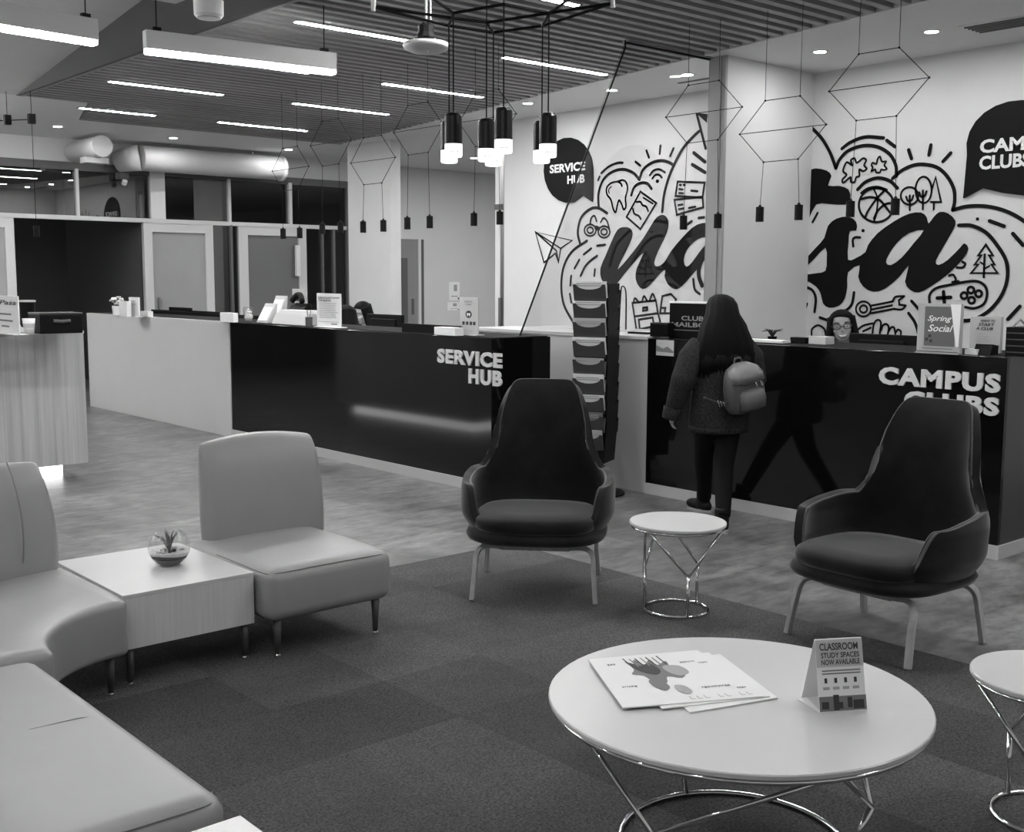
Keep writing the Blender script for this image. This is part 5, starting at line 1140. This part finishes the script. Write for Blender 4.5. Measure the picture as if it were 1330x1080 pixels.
# ------------------------------------------------ the visitor standing at the clubs counter, seen from behind
fdir = Vector((.45, .89, 0)).normalized()
base = Vector((5.60, 4.46, 0)); k = .885
wm = thing('person', 'person with long dark hair, washed denim jacket and black trousers standing at the clubs counter', 'person', base, math.atan2(fdir.y, fdir.x)-PI/2)
wm.scale = (k, k, k)
# body (skin)
bm = B(); head(bm, (0, .01, 1.47)); tube(bm, [(0, -.01, 1.38), (0, -.01, 1.2), (0, 0, .95)], [.055, .12, .12], 14)
LW, RW = Vector((-.335, .03, .775)), Vector((.2, .26, .93))
for s, el, wr in ((-1, Vector((-.275, -.05, 1.02)), LW), (1, Vector((.26, -.02, 1.02)), RW)): tube(bm, [(s*.15, -.01, 1.28), tuple(el), tuple(wr)], [.05, .042, .026], 10)
hand(bm, LW+Vector((.005, 0, .02)), (-.02, .12, -1), (.2, 1, 0), .9, 1.1); hand(bm, RW, (-.2, 1, -.1), (-1, 0, .2), .95)
Ri = Matrix.Rotation(-(math.atan2(fdir.y, fdir.x)-PI/2), 3, 'Z')
FR = Ri@(onz(937, 689)-base)/k; FL = Ri@(onz(913, 664)-base)/k
remeshed('body', bm, M_skin, wm, .009, 3)
# trousers
bm = B()
loft(bm, [(0, 0, .92, .13, .1), (0, 0, .8, .165, .13), (0, 0, .7, .16, .13)], 20)
for s, f_ in ((-1, FL), (1, FR)): tube(bm, [(s*.085, 0, .76), (lerp(s*.085, f_.x, .45)+s*.0, lerp(0, f_.y, .45)+.03, .43), (f_.x, f_.y-.02, .1)], [.1, .07, .052], 14)
remeshed('trousers', bm, M_pants, wm, .012, 4)
# boots
for f_, an in ((FL, .35), (FR, -.15)):
    bm = B(); d_ = Vector((-math.sin(an), math.cos(an), 0))
    tube(bm, [f_+Vector((0, 0, .16)), f_+Vector((0, 0, .03))], [.052, .052], 12); ell(bm, f_+d_*.06+Vector((0, 0, .045)), (.045, .12, .045), 14, 10, Matrix.Rotation(an, 3, 'Z')); ell(bm, f_-d_*.03+Vector((0, 0, .045)), (.042, .05, .045), 12, 8, Matrix.Rotation(an, 3, 'Z'))
    q = remeshed('boot', bm, M_shoe, wm, .01, 3)
    bm = B(); prism(bm, [((.046*math.cos(a)), (.03+.13*math.sin(a))) for a in [2*PI*j/20 for j in range(20)]], lambda a, b: Matrix.Rotation(an, 3, 'Z')@Vector((a, b, 0))+f_+Vector((0, 0, .0)), (0, 0, .02)); obj('sole', bm, M_sole, q)
# jacket: boxy, gathered hem, rolled cuffs
bm = B()
loft(bm, [(0, -.01, .655, .2, .155), (0, -.01, .69, .215, .17), (0, -.015, .8, .215, .165), (0, -.02, .95, .205, .15), (0, -.025, 1.1, .21, .145), (0, -.025, 1.22, .205, .13), (0, -.02, 1.3, .165, .1), (0, -.01, 1.36, .09, .075), (0, -.01, 1.39, .075, .07)], 32)
for s, el, wr in ((-1, Vector((-.29, -.05, 1.02)), LW+Vector((.005, -.01, .035))), (1, Vector((.265, -.02, 1.02)), RW+Vector((0, -.03, 0)))):
    tube(bm, [(s*.15, -.02, 1.26), (s*.225, -.03, 1.17), tuple(el), tuple(lerp(el, wr, .55)), tuple(wr)], [.085, .092, .085, .072, .058], 14)
remeshed('jacket', bm, M_denim, wm, .012, 4)
bm = B(); tube(bm, [tuple(LW+Vector((-.006, .0, -.03))), tuple(LW+Vector((.006, -.014, .05)))], [.064, .07], 16); obj('cuff', bm, M_denim, wm, smooth=True, bevel=.006)
bm = B(); loft(bm, [(0, -.01, .65, .206, .16), (0, -.01, .668, .214, .168), (0, -.01, .70, .214, .168)], 32); obj('hem_band', bm, M_denim, wm, smooth=True)
bm = B(); loft(bm, [(0, -.03, 1.33, .13, .1), (0, -.045, 1.36, .125, .1), (0, -.03, 1.4, .085, .075)], 24); obj('collar', bm, M_denim, wm, smooth=True)
# hair: long, loose, flaring over the shoulders
fn = lambda u, z: 1+.028*math.sin(u*2*PI*13+z*9)+.018*math.sin(u*2*PI*29+z*21)
bm = B(); loft(bm, [(.0, -.085, 1.09, .19, .05), (.0, -.085, 1.13, .215, .08), (0, -.085, 1.2, .22, .1), (0, -.07, 1.3, .195, .115), (0, -.05, 1.4, .158, .12), (0, -.03, 1.47, .115, .122), (0, -.015, 1.54, .1, .118), (0, -.005, 1.58, .078, .092), (0, 0, 1.602, .04, .05), (0, 0, 1.607, .01, .012)], 72, fn)
for v in bm.verts:
    if v.co.z < 1.2: v.co.z += .035*math.sin(v.co.x*55)+.03*math.sin(v.co.x*131+1)-.02
hr = obj('hair', bm, M_hair, wm, smooth=True)
for j in range(34):
    a = -PI+PI*j/33; x0_ = .205*math.cos(a); y0_ = -.085+.075*math.sin(a); L_ = random.uniform(.02, .08)
    obj('hair_lock', tube(B(), [(x0_*.9, y0_, 1.2), (x0_*.97, y0_, 1.12), (x0_*.95+random.uniform(-.03, .03), y0_+.01, 1.09-L_)], [.028, .026, .003], 6, flat=(1, .4)), M_hair, hr, smooth=True)
# ------------------------------------------------ backpack on her right shoulder
rdir = Vector((fdir.y, -fdir.x, 0))
bc = base-fdir*.2+rdir*.09
zc = zat(955, 502, bc)
bk = thing('backpack', 'small grey backpack slung over the denim jacket', 'backpack', (bc.x, bc.y, zc-.15), math.atan2(fdir.y, fdir.x)-PI/2)
bk.rotation_euler = (.0, math.radians(-9), math.atan2(fdir.y, fdir.x)-PI/2+.25)
def rbox(bm, rings, n=32, e=.55):
    R_ = []
    for (cx_, cy_, z, rx, ry) in rings: R_.append([bm.verts.new((cx_+rx*math.copysign(abs(math.cos(2*PI*j/n))**e, math.cos(2*PI*j/n)), cy_+ry*math.copysign(abs(math.sin(2*PI*j/n))**e, math.sin(2*PI*j/n)), z)) for j in range(n)])
    for a, b in zip(R_[:-1], R_[1:]):
        for j in range(n): bm.faces.new((a[j], a[(j+1) % n], b[(j+1) % n], b[j]))
    bm.faces.new(R_[0][::-1]); bm.faces.new(R_[-1]); return bm
obj('body', rbox(B(), [(0, 0, -.0, .08, .03), (0, 0, .008, .11, .05), (0, 0, .05, .128, .068), (0, 0, .15, .13, .07), (0, 0, .22, .122, .062), (0, .01, .27, .095, .048), (0, .015, .295, .05, .02)]), M_pack, bk, smooth=True)
obj('front_pocket', rbox(B(), [(0, -.07, .02, .05, .012), (0, -.072, .03, .085, .03), (0, -.075, .08, .092, .036), (0, -.072, .13, .085, .03), (0, -.068, .15, .05, .01)]), mat('pack_pocket', .085, .45), bk, smooth=True)
obj('top_flap', rbox(B(), [(0, -.035, .19, .118, .05), (0, -.03, .235, .114, .052), (0, -.005, .275, .095, .05), (0, .01, .302, .045, .02)]), mat('pack_flap', .15, .42), bk, smooth=True)
obj('zip', tube(B(), smoothpts([(-.115, -.058, .2), (-.06, -.083, .185), (0, -.088, .182), (.06, -.083, .185), (.115, -.058, .2)], 4), .004, 6), M_ink, bk)
for s in (-1, 1): obj('zip_pull', tube(B(), [(s*.02+.04, -.088, .185), (s*.02+.045, -.095, .16)], .004, 6), M_chrome, bk)
obj('carry_loop', tube(B(), smoothpts([(-.03, .03, .29), (-.02, .03, .325), (.02, .03, .325), (.03, .03, .29)], 4), .006, 6), M_pack, bk)
obj('shoulder_strap', tube(B(), smoothpts([(.03, .05, .27), (.05, .1, .36), (.06, .19, .42), (.07, .3, .36)], 4), .016, 6, flat=(1, .35)), M_ink, bk)
obj('lower_strap', tube(B(), smoothpts([(-.1, .02, .07), (-.2, .015, .1), (-.27, .04, .14)], 4), .016, 6, flat=(1, .35)), M_ink, bk)
bm = B()
for a, b in (((-.21, .115), (-.17, .1)), ((-.2, .075), (-.16, .065)), ((-.21, .115), (-.2, .075)), ((-.17, .1), (-.16, .065)), ((-.19, .108), (-.18, .07))): tube(bm, [(a[0], -.012, a[1]), (b[0], -.012, b[1])], .003, 5)
obj('buckle', bm, M_chrome, bk)
# ------------------------------------------------ seated staff
def stool(x, y, h, label):
    t = thing('office_stool', label, 'stool', (x, y, 0)); obj('seat', lathe(B(), [(.17, h-.06), (.19, h-.03), (.17, h)], 24), M_black, t); obj('post', tube(B(), [(0, 0, .04), (0, 0, h-.06)], .025, 10), M_steel, t)
    for j in range(5): obj('foot', tube(B(), [(0, 0, .05), (.26*math.cos(j*1.257), .26*math.sin(j*1.257), .02)], .02, 8), M_black, t)
def seated(label, px, X, face, smile, skin, htop, stlabel, tilt=0, bow=0, glasses=False, arm=None):
    """person on a stool: head top at picture point px on plane X"""
    top = onx(px[0], px[1], X); hz = top.z-.115; zs = top.z-.115-.72
    t = thing('person', label, 'person', (top.x, top.y, 0), math.atan2(face[1], face[0])-PI/2)
    bm = B(); R_ = Matrix.Rotation(tilt, 4, 'Y')@Matrix.Rotation(-bow, 4, 'X')
    hb = B(); head(hb, (0, 0, 0), .98)
    WX = 1.13
    for v in hb.verts: v.co.x *= WX; v.co.z *= .96; v.co = (R_@v.co)+Vector((0, .02, hz))
    me = bpy.data.meshes.new('h'); hb.to_mesh(me); hb.free(); bm.from_mesh(me); bpy.data.meshes.remove(me)
    loft(bm, [(0, -.02, zs, .16, .12), (0, -.02, zs+.15, .15, .11), (0, -.02, zs+.35, .16, .1), (0, -.02, zs+.5, .17, .09), (0, -.02, zs+.58, .08, .06)], 20)
    aw = arm or (Vector((-.16, .3, zs+.28)), Vector((.16, .3, zs+.28)))
    for s, wr in ((-1, aw[0]), (1, aw[1])):
        el = Vector((s*.24, .08, zs+.26)); tube(bm, [(s*.16, -.02, zs+.5), tuple(el), tuple(wr)], [.05, .04, .028], 10); hand(bm, wr, (wr-el), (-s, 0, .3), .95)
        tube(bm, [(s*.09, 0, zs+.05), (s*.1, .38, zs+.06), (s*.1, .36, .1)], [.08, .06, .045], 12); ell(bm, (s*.1, .42, .05), (.045, .12, .05), 12, 8)
    bd = remeshed('body', bm, skin, t, .008, 3)
    # clothes
    bm = B(); loft(bm, [(0, -.02, zs+.0, .175, .135), (0, -.02, zs+.15, .165, .125), (0, -.02, zs+.35, .178, .118), (0, -.02, zs+.5, .185, .105), (0, -.015, zs+.57, .1, .075)], 24)
    for s, wr in ((-1, aw[0]), (1, aw[1])):
        el = Vector((s*.24, .08, zs+.26)); e2 = lerp(el, wr, .45); tube(bm, [(s*.15, -.02, zs+.49), tuple(el), tuple(e2)], [.066, .056, .05], 12)
        tube(bm, [(s*.09, 0, zs+.06), (s*.1, .38, zs+.06), (s*.1, .36, .12)], [.09, .07, .055], 12)
    remeshed('clothes', bm, M_shirt, t, .014, 3)
    def hp(x, y, z): return R_@Vector((x*WX, y, z))*1.0+Vector((0, .02, hz))
    # hair: cap and long sides, face left free
    hm = B()
    n = 40
    for_r = []
    def hl(ph, th):    # scalp
        return hp(.088*math.sin(ph)*math.cos(th), -.02+.104*math.sin(ph)*math.sin(th), .03+.098*math.cos(ph)*1.03)
    G = {}
    for i in range(n):
        th = 2*PI*i/n; s_ = math.sin(th); lim = lerp(2.2, 1.14+.12*math.cos(th*2+.6), sstep(-.1, .75, s_))
        for j in range(9): G[i, j] = hm.verts.new(hl(lim*j/8+.001, th))
    for i in range(n):
        for j in range(8): hm.faces.new((G[i, j], G[(i+1) % n, j], G[(i+1) % n, j+1], G[i, j+1]))
    ho = obj('hair', hm, M_hair, t, smooth=True); md = ho.modifiers.new('s', 'SOLIDIFY'); md.thickness = .014; md.offset = 1
    cg = {}; na, nb = 48, 14
    for i in range(na+1):
        th = lerp(PI/2+.8, PI/2+2*PI-.8, i/na)
        edge = min(i, na-i)/na
        for j in range(nb+1):
            v = j/nb; z_ = lerp(.075, -.215+.02*math.sin(i*2.1), v); fl = .86+.42*v+.05*math.sin(v*7+i*.4)*v+.03*math.sin(i*1.9)
            cg[i, j] = (.09*fl*math.cos(th), -.018+(.098+.0*v)*math.sin(th)*(1-.12*v if math.sin(th) < 0 else 1), z_)
    cb = B(); cv = {q: cb.verts.new(hp(*cg[q])) for q in cg}
    for i in range(na):
        for j in range(nb): cb.faces.new((cv[i, j], cv[i+1, j], cv[i+1, j+1], cv[i, j+1]))
    bmesh.ops.recalc_face_normals(cb, faces=cb.faces[:])
    ct_ = obj('hair_fall', cb, M_hair, ho, smooth=True); md = ct_.modifiers.new('s', 'SOLIDIFY'); md.thickness = .024; md.offset = 0
    for s in (-1, 1):
        e = obj('eye', ell(B(), hp(s*.032, .078, .005), (.012, .007, .007), 10, 6), M_paper, t, smooth=True); obj('iris', ell(B(), hp(s*.032, .084, .005), (.006, .003, .006), 8, 6), M_ink, e)
        obj('eyebrow', tube(B(), [hp(s*.015, .09, .03), hp(s*.035, .086, .036), hp(s*.052, .072, .03)], .0035, 6), M_hair, t)
    if smile:
        obj('lips', tube(B(), [hp(-.032, .07, -.058), hp(-.018, .083, -.07), hp(0, .087, -.074), hp(.018, .083, -.07), hp(.032, .07, -.058)], [.003, .008, .01, .008, .003], 8), mat('lips', .16, .4), t, smooth=True)
        obj('teeth', tube(B(), [hp(-.024, .081, -.06), hp(-.01, .091, -.066), hp(.01, .091, -.066), hp(.024, .081, -.06)], [.003, .007, .007, .003], 8), M_paper, t, smooth=True)
    else: obj('lips', tube(B(), [hp(-.02, .076, -.064), hp(0, .084, -.066), hp(.02, .076, -.064)], [.003, .007, .003], 8), mat('lips', .16, .4), t, smooth=True)
    if glasses:
        g = B()
        for s in (-1, 1):
            for j in range(14):
                a, b = 2*PI*j/14, 2*PI*(j+1)/14; tube(g, [hp(s*.034+.026*math.cos(a), .097-.25*abs(s*.034+.026*math.cos(a))**1.3, .004+.02*math.sin(a)), hp(s*.034+.026*math.cos(b), .097-.25*abs(s*.034+.026*math.cos(b))**1.3, .004+.02*math.sin(b))], .0028, 5)
            tube(g, [hp(s*.06, .088, .01), hp(s*.084, .0, .012)], .0025, 5)
        tube(g, [hp(-.009, .097, .008), hp(.009, .097, .008)], .0028, 5); obj('glasses', g, M_ink, t)
    stool(top.x, top.y, zs-.005, stlabel); return t
seated('smiling person with glasses and dark hair behind the clubs counter', (1094, 404), XCL+1.55, (-.82, -.57), True, M_skin, 0, 'black office stool behind the clubs counter', tilt=math.radians(6), glasses=True)
seated('person with dark tied hair looking down behind the service counter', (472, 393), XHUB+1.95, (-.95, -.1), False, M_skin2, 0, 'black office stool behind the service counter beside the monitor', bow=math.radians(18))
seated('person with dark hair turned away behind the discount tickets sign', (450, 398), XHUB+1.3, (.35, .94), False, M_skin2, 0, 'black office stool behind the discount tickets sign', bow=math.radians(15))
